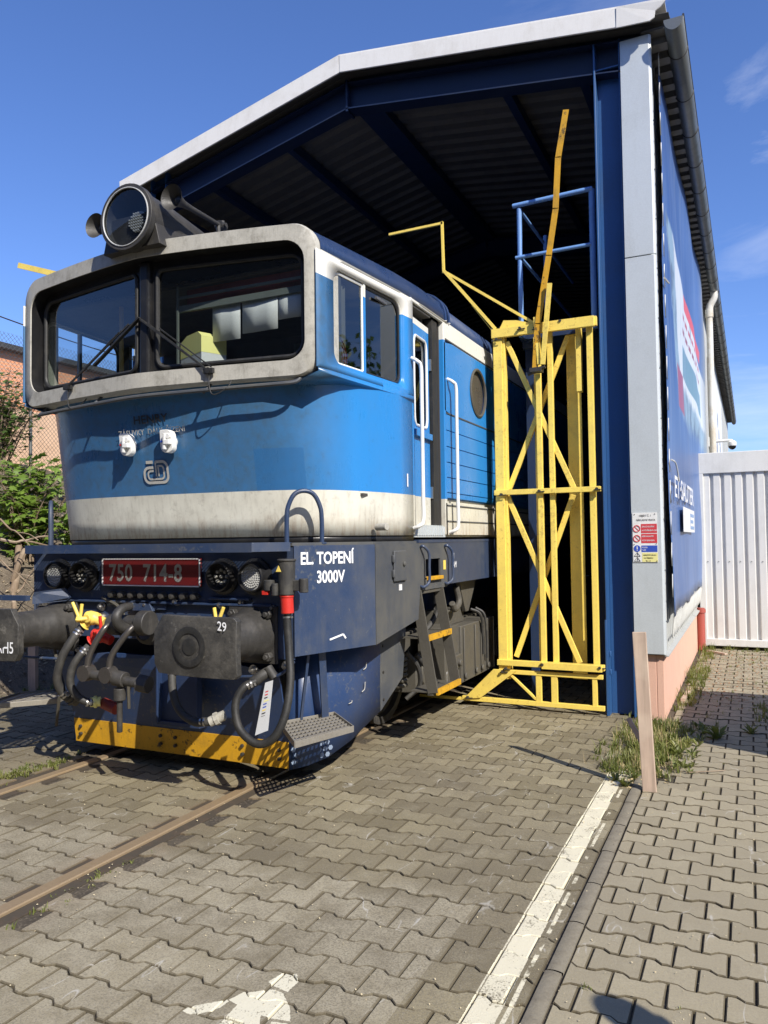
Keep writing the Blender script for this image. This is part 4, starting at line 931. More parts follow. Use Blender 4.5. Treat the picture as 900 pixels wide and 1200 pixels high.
# corner cladding: folded sheets with a seam
for s in (-1, 1):
    m = MB(); top = 6.42 if s > 0 else 6.12
    for z0, z1 in ((.60, 4.315), (4.325, top)):
        m.prism([(s*2.905, YF - .005, z0), (s*3.165, YF - .005, z0), (s*3.185, YF + .012, z0), (s*3.185, YF + .06, z0), (s*3.17, YF + .06, z0), (s*3.17, YF + .015, z0), (s*2.905, YF + .012, z0)], (0, 0, z1 - z0))
    m.box((s*2.91, YF - .0, .595), (s*3.18, YF + .05, .60))
    cc = m.build('corner_cladding', M['clad'], shed, bevel=.002)
    each([(.9 + k * .47,) for k in range(12)], lambda m, zz: m.cyl((s*3.184, YF + .03, zz), (s*3.192, YF + .03, zz), .008, n=8), 'rivet', M['zinc'], cc)
# gutter, brackets and downpipe
m = MB(); n = 14; gx, gz, gr = 3.40, 6.42, .085
prof = [(gx + gr * math.cos(PI + PI * k / n), gz + gr * 1.25 * math.sin(PI + PI * k / n)) for k in range(n + 1)]
m.grid([[(x, y, z) for x, z in prof] for y in [YF - .14] + [YF + 1.85 * k for k in range(1, 16)]])
gut = m.build('gutter', M['zinc'], shed, solid=.004)
m = MB(); m.poly([(x, YF - .14, z) for x, z in prof]); m.build('gutter_end', M['zinc'], gut, solid=.004)
m = MB(); m.tube([(gx + gr, YF - .14, gz + .01), (gx + gr, YB, gz + .01)], .010, n=6, curve=False); m.build('gutter_bead', M['iron'], gut)
y = YF + .35
while y < YB - 3:
    m = MB(); m.tube([(x + (x - gx) * .06, y, z - .003) for x, z in prof] , .007, n=5, curve=False); m.build('gutter_bracket', M['iron'], gut); y += .82
m = MB(); px_, py_ = 3.31, 12.2
m.tube([(3.40, py_, 6.34), (3.40, py_, 6.22), (3.33, py_, 6.08), (px_, py_, 5.95)], .065, n=14); m.tube([(px_, py_, 5.95), (px_, py_, 0)], .058, n=14, curve=False); m.cyl((px_, py_, 5.85), (px_, py_, 6.0), .072)
m.build('downpipe', paint('stained_white_pipe', (.66, .66, .62), .4, (.36, .27, .13), .8, 2, lo=.42, hi=.62), shed)
m = MB(); m.tube([(3.21, 8.72, .0), (3.21, 8.72, .55), (3.21, 8.72, .62)], .055, n=12, curve=False); m.cyl((3.21, 8.72, .55), (3.21, 8.72, .60), .068); m.build('drain_pipe', paint('red_brown_pipe', (.36, .08, .06), .5), shed)
# strip of corrugated eaves boards under the gutter
m = MB(); y = YF; pr = []
while y < YB - .2:
    pr += [(y, 6.44), (y + .12, 6.44), (y + .125, 6.375), (y + .245, 6.375)]; y += .25
m.grid([[(x, yy, zz) for yy, zz in pr] for x in (3.135, 3.33)], smooth=False); m.box((3.10, YF, 6.447), (3.37, YB, 6.46)); m.build('eaves_closure', M['roof_in'], shed, solid=.003)
# interior: floor slab with dark pit, pipes along the wall
m = MB(); m.box((-2.6, YF + 2.2, -.02), (2.6, YB, .012)); fl = m.build('shed_floor', M['floor_conc'], None); struct(fl)

# ------------------------------------------------------------------ big printed banner laced to the shed side
def banner_mat():
    m, nt, b, o = newmat('banner_print'); co = world_co(nt)
    sp = N(nt, 'ShaderNodeSeparateXYZ'); nt.links.new(co, sp.inputs[0]); y, z = sp.outputs[1], sp.outputs[2]
    n1 = noise_tex(nt, co, .55, 6, .6); n2 = noise_tex(nt, co, 2.2, 7, .7, (1, 1, .55)); n3 = noise_tex(nt, co, .35, 2, .5)
    blue = mixc(nt, ramp(nt, n3, .4, .62), (.038, .088, .25), (.085, .165, .38))
    # pale splash with a grey rim, pointed at the near top corner
    yy = mth(nt, 'ADD', y, mth(nt, 'MULTIPLY', mth(nt, 'SUBTRACT', n2, .5), .9))
    zz = mth(nt, 'ADD', z, mth(nt, 'MULTIPLY', mth(nt, 'SUBTRACT', n2, .5), .5))
    def above(a, v, w=.05): return mth(nt, 'DIVIDE', mth(nt, 'SUBTRACT', a, v), w, clamp=True)
    top = mth(nt, 'SUBTRACT', 5.35, mth(nt, 'MULTIPLY', y, .085))
    left = mth(nt, 'SUBTRACT', 7.4, mth(nt, 'MULTIPLY', z, .62))
    inside = mth(nt, 'MULTIPLY', mth(nt, 'MULTIPLY', above(zz, 3.02, .2), above(top, z, .05)), above(yy, left, .08))
    c = mixc(nt, inside, blue, mixc(nt, ramp(nt, n2, .44, .52), (.11, .15, .20), (.25, .36, .44)))
    core = mth(nt, 'MULTIPLY', inside, mth(nt, 'MULTIPLY', above(yy, mth(nt, 'ADD', left, .65), .08), above(zz, 3.45, .1)))
    c = mixc(nt, mth(nt, 'MULTIPLY', core, ramp(nt, n2, .33, .38)), c, (.62, .66, .68))
    def blk(y0, y1, z0, z1): return mth(nt, 'MULTIPLY', mth(nt, 'MULTIPLY', above(y, y0, .02), above(y1, y, .02)), mth(nt, 'MULTIPLY', above(z, z0, .01), above(z1, z, .01)))
    c = mixc(nt, blk(6.7, 10.2, 4.55, 4.76), c, (.66, .08, .06))
    dash = mth(nt, 'GREATER_THAN', mth(nt, 'FRACT', mth(nt, 'MULTIPLY', y, 2.1)), .3)
    c = mixc(nt, mth(nt, 'MULTIPLY', dash, blk(6.4, 10.0, 4.36, 4.44)), c, (.45, .07, .06)); c = mixc(nt, mth(nt, 'MULTIPLY', dash, blk(6.3, 10.0, 4.16, 4.24)), c, (.30, .07, .07))
    c = mixc(nt, blk(6.3, 10.1, 3.62, 4.02), c, (.14, .26, .32))
    c = mixc(nt, mth(nt, 'MULTIPLY', blk(5.35, 6.3, 3.12, 3.62), ramp(nt, n1, .40, .44)), c, (.32, .05, .08))
    fade = above(y, 10.2, 1.0)
    c = mixc(nt, mth(nt, 'MULTIPLY', fade, .8), c, (.26, .28, .27))
    streak = noise_tex(nt, co, 3, 5, .6, (1, 2.2, .12)); c = mixc(nt, mth(nt, 'MULTIPLY', ramp(nt, streak, .5, .7), .3), c, (.30, .36, .45))
    nt.links.new(c, b.inputs['Base Color']); b.inputs['Roughness'].default_value = .38
    return m
ban = thing('banner', 'large blue printed banner laced to the side wall of the shed', 'banner', (3.23, 4.2, 0))
m = MB(); rows = []
for j in range(40):
    z = .93 + (6.30 - .93) * j / 39; row = []
    for i in range(60):
        y = 4.17 + (11.4 - 4.17) * i / 59
        e = .02 * math.sin(z * 9.5) if i == 0 else 0
        row.append((3.225 + .012 * math.sin(y * 2.1 + z * .7) + .008 * math.sin(z * 3.1 + y) + .02 * noise.noise(Vector((y, z * .4, 1))), y + e, z + (.02 * math.sin(y * 7) if j == 0 else 0)))
    rows.append(row)
m.grid(rows); sheet = m.build('banner_sheet', banner_mat(), ban, solid=.002)
m = MB(); text_into(m, 'ET·SAUTER', (3.258, 4.24, 2.07), (0, 1, 0), (0, 0, 1), .215, sx=1.85, bold=.004); m.build('banner_lettering', M['letter'], ban)
m = MB(); m.box((3.252, 5.30, 1.73), (3.256, 7.08, 2.005)); bp = m.build('banner_panel', M['white'], ban)
m = MB()
for k in range(3): m.box((3.256, 6.35, 1.765 + k * .075), (3.258, 6.95 - .12 * (k % 2), 1.805 + k * .075))
m.box((3.256, 6.33, 1.765), (3.2575, 6.36, 1.955))
m.build('panel_print', paint('pale_blue_print', (.22, .34, .55), .5), bp)
M['rope'] = paint('white_rope', (.62, .62, .58), .8)
m = MB()
z = 1.1; k = 0
while z < 6.2:
    m.tube([(3.225, 4.18, z), (3.235, 4.03 + .03 * random.random(), z + .10), (3.225, 4.17, z + .22)], .005, n=5); z += .30
m.build('lacing_rope', M['rope'], ban); m = MB(); y = 4.25
while y < 8.8:
    m.tube([(3.225, y, .94), (3.20, y + .06, .70), (3.225, y + .13, .93)], .006, n=5); y += .17
m.build('lacing_rope', M['rope'], ban); m = MB(); m.tube([(3.235, 4.02, 4.14), (3.25, 4.3, 4.17)], .01, n=6, curve=False); m.tube([(3.24, 4.2, 2.42), (3.26, 4.45, 2.40), (3.27, 4.65, 2.24)], .008, n=6)
m.build('lacing_rope', M['rope'], ban)
# second sign further along
sg = thing('wall_sign', 'white sign with dark blots on the shed side beyond the downpipe', 'sign', (3.22, 15, 2))
m = MB(); m.box((3.19, 14.2, 2.1), (3.215, 21.5, 5.6)); sb = m.build('sign_board', M['white'], sg)
random.seed(3); blot = paint('blot_blue', (.10, .13, .22), .5)
for k in range(8):
    y = 15 + k * .75; z = 4.7 - .28 * (k % 4) - .1 * random.random(); m = MB(); m.lathe((3.214, y, z), (1, 0, 0), [(0, .20 + .1 * random.random()), (.004, .16), (.005, 0)], n=9); m.build('sign_blot', blot, sb)

# warning sign on the corner cladding
ws = thing('warning_sign', 'multi-panel red, blue and yellow safety sign on the grey corner cladding', 'sign', (3.03, YF - .01, 1.45))
X0, X1, Z0, Z1, Y = 2.915, 3.135, 1.445, 1.905, YF - .009
m = MB(); m.box((X0, Y - .003, Z0), (X1, Y, Z1)); bd = m.build('sign_plate', M['white'], ws)
def quad(mat, x0, x1, z0, z1, d=.0042): 
    m = MB(); m.poly([(x0, Y - d, z0), (x1, Y - d, z0), (x1, Y - d, z1), (x0, Y - d, z1)]); return m.build('sign_panel', mat, bd)
quad(M['redsign'], X0 + .075, X1 - .004, 1.715, 1.80); quad(M['redsign'], X0 + .075, X1 - .004, 1.622, 1.708); quad(M['bluesign'], X0 + .075, X1 - .004, 1.54, 1.60); quad(M['yelsign'], X0 + .08, X1 - .002, Z0 + .003, 1.532)
m = MB(); T = lambda s, x, z, h, sx=.8: text_into(m, s, (x, Y - .0055, z), (1, 0, 0), (0, 0, 1), h, depth=.0, sx=sx, bold=.0002)
T('OBJEKT Č. 1', X0 + .06, 1.868, .018); T('NÁKLADNÍ VRATA', X0 + .035, 1.828, .018); m.build('sign_heading', M['ink'], bd); m = MB(); T('NEBEZPEČÍ ÚRAZU', X0 + .09, 1.505, .012, .8); T('NA PŘEJEZDU', X0 + .095, 1.478 + .0, .012, .8); T('TEL. 112', X0 + .11, 1.452, .011)
m.build('sign_text', M['ink'], bd)
for s, z in (('ZÁKAZ KOUŘENÍ', 1.768), ('A OTEVŘENÉHO OHNĚ', 1.733), ('NEPOVOLANÝM', 1.678), ('VSTUP ZAKÁZÁN', 1.640), ('POZOR', 1.575), ('VLAK', 1.552)):
    m = MB(); T(s, X0 + .082, z, .014, .72); m.build('sign_text', M['letter'], bd)
m = MB()
for z in (1.757, 1.665):
    cc = [(X0 + .037 + .030 * math.cos(t), Y - .005, z + .030 * math.sin(t)) for t in [2*PI*k/20 for k in range(21)]]; m.tube(cc, .004, n=5, curve=False); m.bar((X0 + .018, Y - .005, z + .02), (X0 + .056, Y - .005, z - .02), .006, .002, (0, 1, 0))
m.build('prohibition_ring', M['redsign'], bd)
m = MB(); m.lathe((X0 + .037, Y - .003, 1.572), (0, -1, 0), [(0, .031), (.002, .031), (.002, 0)], n=20); m.build('mandatory_disc', M['bluesign'], bd)
m = MB(); m.box((X0 + .033, Y - .0065, 1.565), (X0 + .041, Y - .0055, 1.592)); m.box((X0 + .033, Y - .0065, 1.553), (X0 + .041, Y - .0055, 1.560)); m.build('exclamation_mark', M['letter'], bd)
m = MB()
for z in (1.50, 1.455):
    p = [(X0 + .01, Y - .005, z - .0), (X0 + .064, Y - .005, z), (X0 + .037, Y - .005, z + .038)]; m.tube(p + p[:1], .0022, n=4, curve=False)
    m.bar((X0 + .037, Y - .005, z + .006), (X0 + .039, Y - .005, z + .026), .005, .001, (0, 1, 0))
m.build('warning_triangle', M['ink'], bd)
for x, z in ((X0 + .02, Z1 - .015), (X1 - .02, Z1 - .015), (X0 + .012, 1.61), (X1 - .012, 1.615), (X1 - .01, Z0 + .012)): m = MB(); m.cyl((x, Y, z), (x, Y - .008, z), .004, n=8); m.build('screw', M['ink'], bd)

# ------------------------------------------------------------------ yellow gates in the shed mouth
def gate(s, lab):
    g = thing('loading_gate', lab, 'gate', (s * 2.1, YF + .05, 0), 'yellow lattice gates of the shed mouth')
    Y0 = YF - .0
    def part(name, fn, bev=.003):
        m = MB(); fn(m); return m.build(name, M['yellow'], g, bevel=bev)
    V = lambda x, z, o=0: (s * x, Y0 + o, z)
    part('gate_post', lambda m: (m.box((s*1.61, Y0 - .05, .29), (s*1.70, Y0 + .03, 3.79)), m.box((s*1.70, Y0 - .035, .29), (s*1.725, Y0 + .05, 3.72))))
    part('gate_post', lambda m: m.box((s*2.53, Y0 - .02, .42), (s*2.585, Y0 + .035, 3.72)))
    part('gate_post', lambda m: m.box((s*2.15, Y0 - .03, .42), (s*2.20, Y0 + .02, 3.72)))
    part('gate_post', lambda m: (m.box((s*2.035, Y0 - .045, .45), (s*2.085, Y0 + .0, 3.70)), m.box((s*1.985, Y0 + .09, .45), (s*2.035, Y0 + .14, 3.70))))
    part('back_plate', lambda m: m.box((s*2.30, Y0 + .15, .30), (s*2.44, Y0 + .17, 3.74)))
    part('back_plate', lambda m: m.box((s*2.42, Y0 + .02, 3.10), (s*2.47, Y0 + .10, 3.78)))
    for z, h in ((3.745, .09), (2.14, .05), (.455, .055)):
        part('gate_rail', lambda m: (m.box((s*1.60, Y0 - .075, z - h / 2), (s*2.64, Y0 - .03, z + h / 2)),) + ((m.box((s*2.05, Y0 - .10, z - h/2 - .01), (s*2.62, Y0 - .06, z + h/2)),) if z != 2.14 else ()))
    for a, b in (((1.74, 3.66), (2.38, 2.16)), ((2.34, 3.66), (1.72, 2.18)), ((1.72, 2.10), (2.40, .48)), ((2.36, 2.10), (1.76, .50))):
        part('gate_brace', lambda m: m.bar(V(a[0], a[1], -.0 if a[0] < 2 else .06), V(b[0], b[1], -.0 if a[0] < 2 else .06), .05, .03, (0, 1, 0)))
    # lower wing
    part('lower_wing', lambda m: (m.box((s*1.64, Y0 - .06, .345), (s*2.62, Y0 - .02, .385)), m.box((s*1.22, Y0 - .06, .05), (s*2.63, Y0 - .02, .095)), m.box((s*1.98, Y0 - .055, .095), (s*2.035, Y0 - .02, .345)), m.box((s*2.13, Y0 - .055, .095), (s*2.19, Y0 - .02, .345)), m.box((s*2.52, Y0 - .055, .095), (s*2.565, Y0 - .02, .345)), m.bar(V(1.70, .36, -.04), V(1.98, .11, -.04), .025, .025, (0, 1, 0)), m.box((s*.75, Y0 - .055, .05), (s*1.22, Y0 - .03, .08))))
    part('wing_plate', lambda m: m.prism([V(1.24, .07, -.075), V(1.42, .09, -.075), V(1.80, .385, -.075), V(1.56, .385, -.075)], (0, .012, 0)))
    for x, z in ((1.66, 3.68), (1.90, 3.76), (1.68, 2.12), (2.06, 2.14), (2.61, 2.14), (1.69, .40), (1.66, .37), (2.06, .46), (2.60, .46), (1.29, .09), (2.05, 3.74), (2.3, 3.78)):
        m = MB(); m.cyl(V(x, z, -.07), V(x, z, -.11), .014, n=6, smooth=False); m.cyl(V(x - .03, z - .01, -.085), V(x + .05, z - .005, -.085), .006, n=6); m.build('gate_bolt', M['iron'], g)
    if s > 0:
        m = MB(); pts = [Vector(v) for v in ((2.054, 3.700, 3.333), (2.088, 3.700, 3.765), (2.211, 3.700, 4.419), (2.287, 3.700, 4.867), (2.322, 3.700, 5.365), (2.406, 3.700, 5.808))]
        for a, b in zip(pts, pts[1:]): m.bar(a, b + (b - a).normalized() * .01, .055, .012, (0, -1, 0))
        m.build('bent_bar', M['yellow_dirty'], g)
        m = MB(); m.bar((2.223, 3.660, 4.137), (2.135, 3.680, 3.362), .045, .02, (0, -1, 0)); m.bar((2.060, 3.720, 3.842), (2.097, 3.700, 3.370), .03, .03, (0, -1, 0)); m.build('bent_bar', M['yellow'], g)
        m = MB(); m.bar((0.463, 3.800, 4.984), (1.084, 3.800, 4.993), .024, .024, (0, 1, 0)); m.bar((1.075, 3.800, 5.008), (1.085, 3.800, 4.463), .024, .024, (0, 1, 0)); m.bar((1.085, 3.800, 4.490), (1.636, 3.800, 3.798), .03, .03, (0, 1, 0)); m.bar((1.123, 3.800, 4.457), (2.047, 3.800, 3.796), .026, .026, (0, 1, 0)); m.build('hook_arm', M['yellow'], g)
        m = MB(); m.tube([(1.387, 3.800, 4.078), (1.600, 3.800, 3.785)], .004, n=5, curve=False); m.build('stay_wire', M['yellow'], g)
        m = MB(); a = Vector((2.062, 3.700, 3.315)); m.box(a - Vector((.05, .05, .02)), a + Vector((.06, .06, .02))); m.cyl(a - Vector((.08, 0, .03)), a + Vector((.09, 0, .03)), .02); m.build('hinge_block', M['iron'], g)
        m = MB(); m.prism([(1.68, Y0 - .04, 3.80), (2.05, Y0 - .04, 3.80), (1.85, Y0 - .04, 3.86), (1.72, Y0 - .04, 3.875)], (0, .1, 0)); m.build('top_wedge', M['yellow'], g)
    else:
        m = MB(); m.bar((-5.279, 3.830, 5.605), (-2.5, 3.83, 4.68), .03, .075, (0, 0, 1)); m.bar((-2.55, 3.83, 3.75), (-2.55, 3.83, 4.70), .05, .05, (0, 1, 0)); m.build('hook_arm', M['yellow'], g)
gate(1, 'yellow lattice gate beside the front right blue column, right of the locomotive')
gate(-1, 'yellow gate left of the locomotive, only its long arm showing above the cab')

# service platform with blue railing just inside
pf = thing('service_platform', 'raised platform with light blue tubular railing inside the shed mouth above the gate', 'platform', (2.2, 4.5, 0))
m = MB(); m.box((1.84, 3.96, 3.70), (2.60, 6.5, 3.76)); m.build('deck', M['steel_dark'], pf)
each([(1.88, 4.2), (2.56, 4.2), (1.88, 6.4), (2.56, 6.4)], lambda m, x, y: m.box((x - .04, y - .04, 0), (x + .04, y + .04, 3.70)), 'support_leg', M['steel_dark'], pf)
m = MB(); r = .024
m.tube([(1.80, 3.93, 5.08), (2.60, 3.93, 5.10)], r, curve=False); m.tube([(1.82, 3.93, 4.54), (2.58, 3.93, 4.55)], r * .8, curve=False)
m.tube([(1.86, 3.95, 3.72), (1.86, 3.95, 5.05)], r * 1.1, curve=False); m.tube([(2.59, 3.95, 3.72), (2.59, 3.95, 5.10)], r * 1.3, curve=False)
m.build('railing', M['blue_lt'], pf)
m = MB()
for z in (4.54, 5.03): m.tube([(1.87, 3.95, z), (1.90, 6.4, z - .02)], r * .7, curve=False)
m.tube([(1.9, 4.9, 3.72), (1.9, 4.9, 5.1)], r, curve=False); m.tube([(2.4, 6.3, 3.72), (2.4, 6.3, 5.1)], r, curve=False); m.build('side_railing', M['blue_lt'], pf)
m = MB(); m.box((1.85, 4.02, 3.62), (2.0, 4.11, 3.78)); m.cyl((1.93, 4.02, 3.70), (1.93, 3.99, 3.70), .03); m.build('lamp_box', M['steel_dark'], pf, bevel=.005)
# striped dark cables on the body come from real wires hung beside the gate
wr = thing('hanging_cables', 'thin dark cables hanging beside the left post of the yellow gate', 'cable', (1.6, 4.2, 4))
m = MB()
for k, (x, y) in enumerate(((1.60, 4.00), (1.56, 3.97))):
    m.tube([(x + .03 * math.sin(z * 2.1 + k * 2), y + .05 * math.sin(z * 1.3 + k), z) for z in [3.86 - .35 * i for i in range(8)]], .009, n=6)
m.build('cable_strand', M['rubber'], wr)

# ------------------------------------------------------------------ GROUND
def ground_mat():
    m, nt, b, o = newmat('joint_dirt'); co = world_co(nt)
    n = noise_tex(nt, co, 3, 8, .7); n2 = noise_tex(nt, co, 60, 4, .7)
    c = mixc(nt, ramp(nt, n, .4, .65), (.045, .036, .025), (.085, .068, .045)); c = mixc(nt, mth(nt, 'MULTIPLY', ramp(nt, n2, .5, .7), .6), c, (.22, .18, .13))
    nt.links.new(c, b.inputs['Base Color']); b.inputs['Roughness'].default_value = .95; bump(nt, b, n2, .8, .01); return m
gm = ground_mat()
m = MB(); m.poly([(-60, -60, -.012), (120, -60, -.012), (120, 240, -.012), (-60, 240, -.012)]); g = m.build('ground', gm); struct(g)

def halfplanes(nt, y_, x_, poly):
    """1 inside a convex polygon painted on the paving"""
    cx = sum(p[0] for p in poly) / len(poly); cy = sum(p[1] for p in poly) / len(poly); acc = None
    for (x0, y0), (x1, y1) in zip(poly, poly[1:] + poly[:1]):
        nx, ny = (y1 - y0), -(x1 - x0); l = math.hypot(nx, ny); nx /= l; ny /= l
        if nx * (cx - x0) + ny * (cy - y0) > 0: nx, ny = -nx, -ny
        d = mth(nt, 'ADD', mth(nt, 'MULTIPLY', x_, nx), mth(nt, 'MULTIPLY_ADD', y_, ny, -(nx * x0 + ny * y0)))
        acc = d if acc is None else mth(nt, 'MAXIMUM', acc, d)
    return acc
def paver_mat():
    m, nt, b, o = newmat('concrete_pavers'); co = world_co(nt)
    sp = N(nt, 'ShaderNodeSeparateXYZ'); nt.links.new(co, sp.inputs[0]); x, y = sp.outputs[0], sp.outputs[1]
    at = N(nt, 'ShaderNodeAttribute', attribute_name='rnd'); r = at.outputs['Fac']
    big = noise_tex(nt, co, .55, 6, .6); mid = noise_tex(nt, co, 5, 6, .65); fine = noise_tex(nt, co, 110, 4, .75); grit = noise_tex(nt, co, 320, 2, .6)
    c = mixc(nt, r, (.170, .140, .075), (.328, .280, .168))
    # newer, paler stones in the near left corner
    c = mixc(nt, mth(nt, 'MULTIPLY', ramp(nt, big, .40, .62), .45), c, (.15, .125, .09))
    newer = mth(nt, 'MULTIPLY', mth(nt, 'DIVIDE', mth(nt, 'SUBTRACT', mth(nt, 'ADD', -.35, mth(nt, 'MULTIPLY', r, .3)), y), .12, clamp=True), mth(nt, 'LESS_THAN', x, 2.72))
    c = mixc(nt, mth(nt, 'MULTIPLY', mth(nt, 'MULTIPLY', newer, ramp(nt, mid, .25, .55)), .5), c, (.43, .385, .28))
    c = mixc(nt, mth(nt, 'MULTIPLY', ramp(nt, mid, .5, .75), .4), c, (.42, .375, .26))
    c = mixc(nt, mth(nt, 'MULTIPLY', ramp(nt, fine, .46, .62), .5), c, (.10, .085, .062))
    c = mixc(nt, mth(nt, 'MULTIPLY', ramp(nt, grit, .6, .7), .5), c, (.50, .47, .41))
    ea = N(nt, 'ShaderNodeAttribute', attribute_name='edge'); c = mixc(nt, mth(nt, 'MULTIPLY', ea.outputs['Fac'], .68), c, (.055, .042, .022))
    moss = mth(nt, 'MULTIPLY', ramp(nt, big, .50, .60), ramp(nt, fine, .45, .6)); c = mixc(nt, mth(nt, 'MULTIPLY', moss, .35), c, (.13, .11, .065))
    # rust-brown film near the rails
    d = mth(nt, 'ABSOLUTE', mth(nt, 'SUBTRACT', mth(nt, 'ABSOLUTE', x), .80)); nearr = mth(nt, 'SUBTRACT', 1.0, mth(nt, 'DIVIDE', d, .30), clamp=True)
    c = mixc(nt, mth(nt, 'MULTIPLY', nearr, mth(nt, 'MULTIPLY', ramp(nt, mid, .35, .6), .55)), c, (.19, .12, .07))
    yard = mth(nt, 'GREATER_THAN', x, 3.2); c = mixc(nt, mth(nt, 'MULTIPLY', mth(nt, 'MULTIPLY', yard, mth(nt, 'SUBTRACT', 1.0, ea.outputs['Fac'])), .42), c, (.42, .37, .265))
    # pale scuffs
    sc = noise_tex(nt, co, 2.2, 3, .5, (1.2, .35, 1)); sc2 = mth(nt, 'ABSOLUTE', mth(nt, 'SUBTRACT', sc, .52))
    scm = mth(nt, 'MULTIPLY', mth(nt, 'SUBTRACT', 1.0, mth(nt, 'DIVIDE', sc2, .004), clamp=True), ramp(nt, mid, .5, .6))
    c = mixc(nt, mth(nt, 'MULTIPLY', scm, .7), c, (.52, .50, .45))
    # painted edge line, worn, plus walking figure
    wear = ramp(nt, mth(nt, 'ADD', mth(nt, 'MULTIPLY', mid, .5), mth(nt, 'MULTIPLY', fine, .5)), .545, .60, (1, 1, 1, 1), (0, 0, 0, 1))
    wob = mth(nt, 'MULTIPLY', mth(nt, 'SUBTRACT', fine, .5), .012)
    xw = mth(nt, 'ADD', x, wob)
    def band(a, b_): return mth(nt, 'MULTIPLY', mth(nt, 'GREATER_THAN', xw, a), mth(nt, 'LESS_THAN', xw, b_))
    line = mth(nt, 'ADD', band(2.945, 2.952), mth(nt, 'ADD', band(2.957, 3.062), mth(nt, 'MULTIPLY', band(3.078, 3.095), ramp(nt, mid, .45, .5))), clamp=True)
    line = mth(nt, 'MULTIPLY', mth(nt, 'MULTIPLY', line, wear), mth(nt, 'LESS_THAN', y, 2.12))
    c = mixc(nt, line, c, (.66, .61, .45))
    polys = FIG
    acc = None
    for p in polys:
        d = halfplanes(nt, y, x, p); acc = d if acc is None else mth(nt, 'MINIMUM', acc, d)
    fig = mth(nt, 'LESS_THAN', mth(nt, 'ADD', acc, wob), 0.0)
    c = mixc(nt, mth(nt, 'MULTIPLY', fig, wear), c, (.66, .62, .47))
    nt.links.new(c, b.inputs['Base Color']); b.inputs['Roughness'].default_value = .88
    h = mth(nt, 'ADD', mth(nt, 'MULTIPLY', fine, .6), mth(nt, 'ADD', mth(nt, 'MULTIPLY', grit, .25), mth(nt, 'MULTIPLY', mid, .9)))
    bump(nt, b, h, .45, .006); return m
def xy(*p): return [(q[0], q[1]) for q in p]
FIG = [xy((2.199, -1.188, 0.000), (2.217, -1.110, 0.000), (2.272, -1.098, 0.000), (2.303, -1.136, 0.000), (2.301, -1.211, 0.000), (2.247, -1.204, 0.000)),
       xy((2.242, -1.219, 0.000), (2.292, -1.226, 0.000), (2.364, -1.293, 0.000), (2.407, -1.361, -0.000), (2.289, -1.382, 0.000), (2.246, -1.379, 0.000), (2.135, -1.349, 0.000), (2.155, -1.287, 0.000)),
       xy((2.126, -1.347, 0.000), (2.038, -1.427, 0.000), (2.022, -1.473, 0.000), (2.063, -1.477, 0.000), (2.136, -1.406, 0.000), (2.142, -1.358, 0.000)),
       xy((2.182, -1.357, 0.000), (2.192, -1.488, -0.000), (2.259, -1.643, 0.000), (2.411, -1.575, 0.000), (2.325, -1.429, 0.000), (2.319, -1.368, 0.000)),
       xy((2.347, -1.388, 0.000), (2.409, -1.376, 0.000), (2.485, -1.587, 0.000), (2.422, -1.570, -0.000))]
pm = paver_mat()
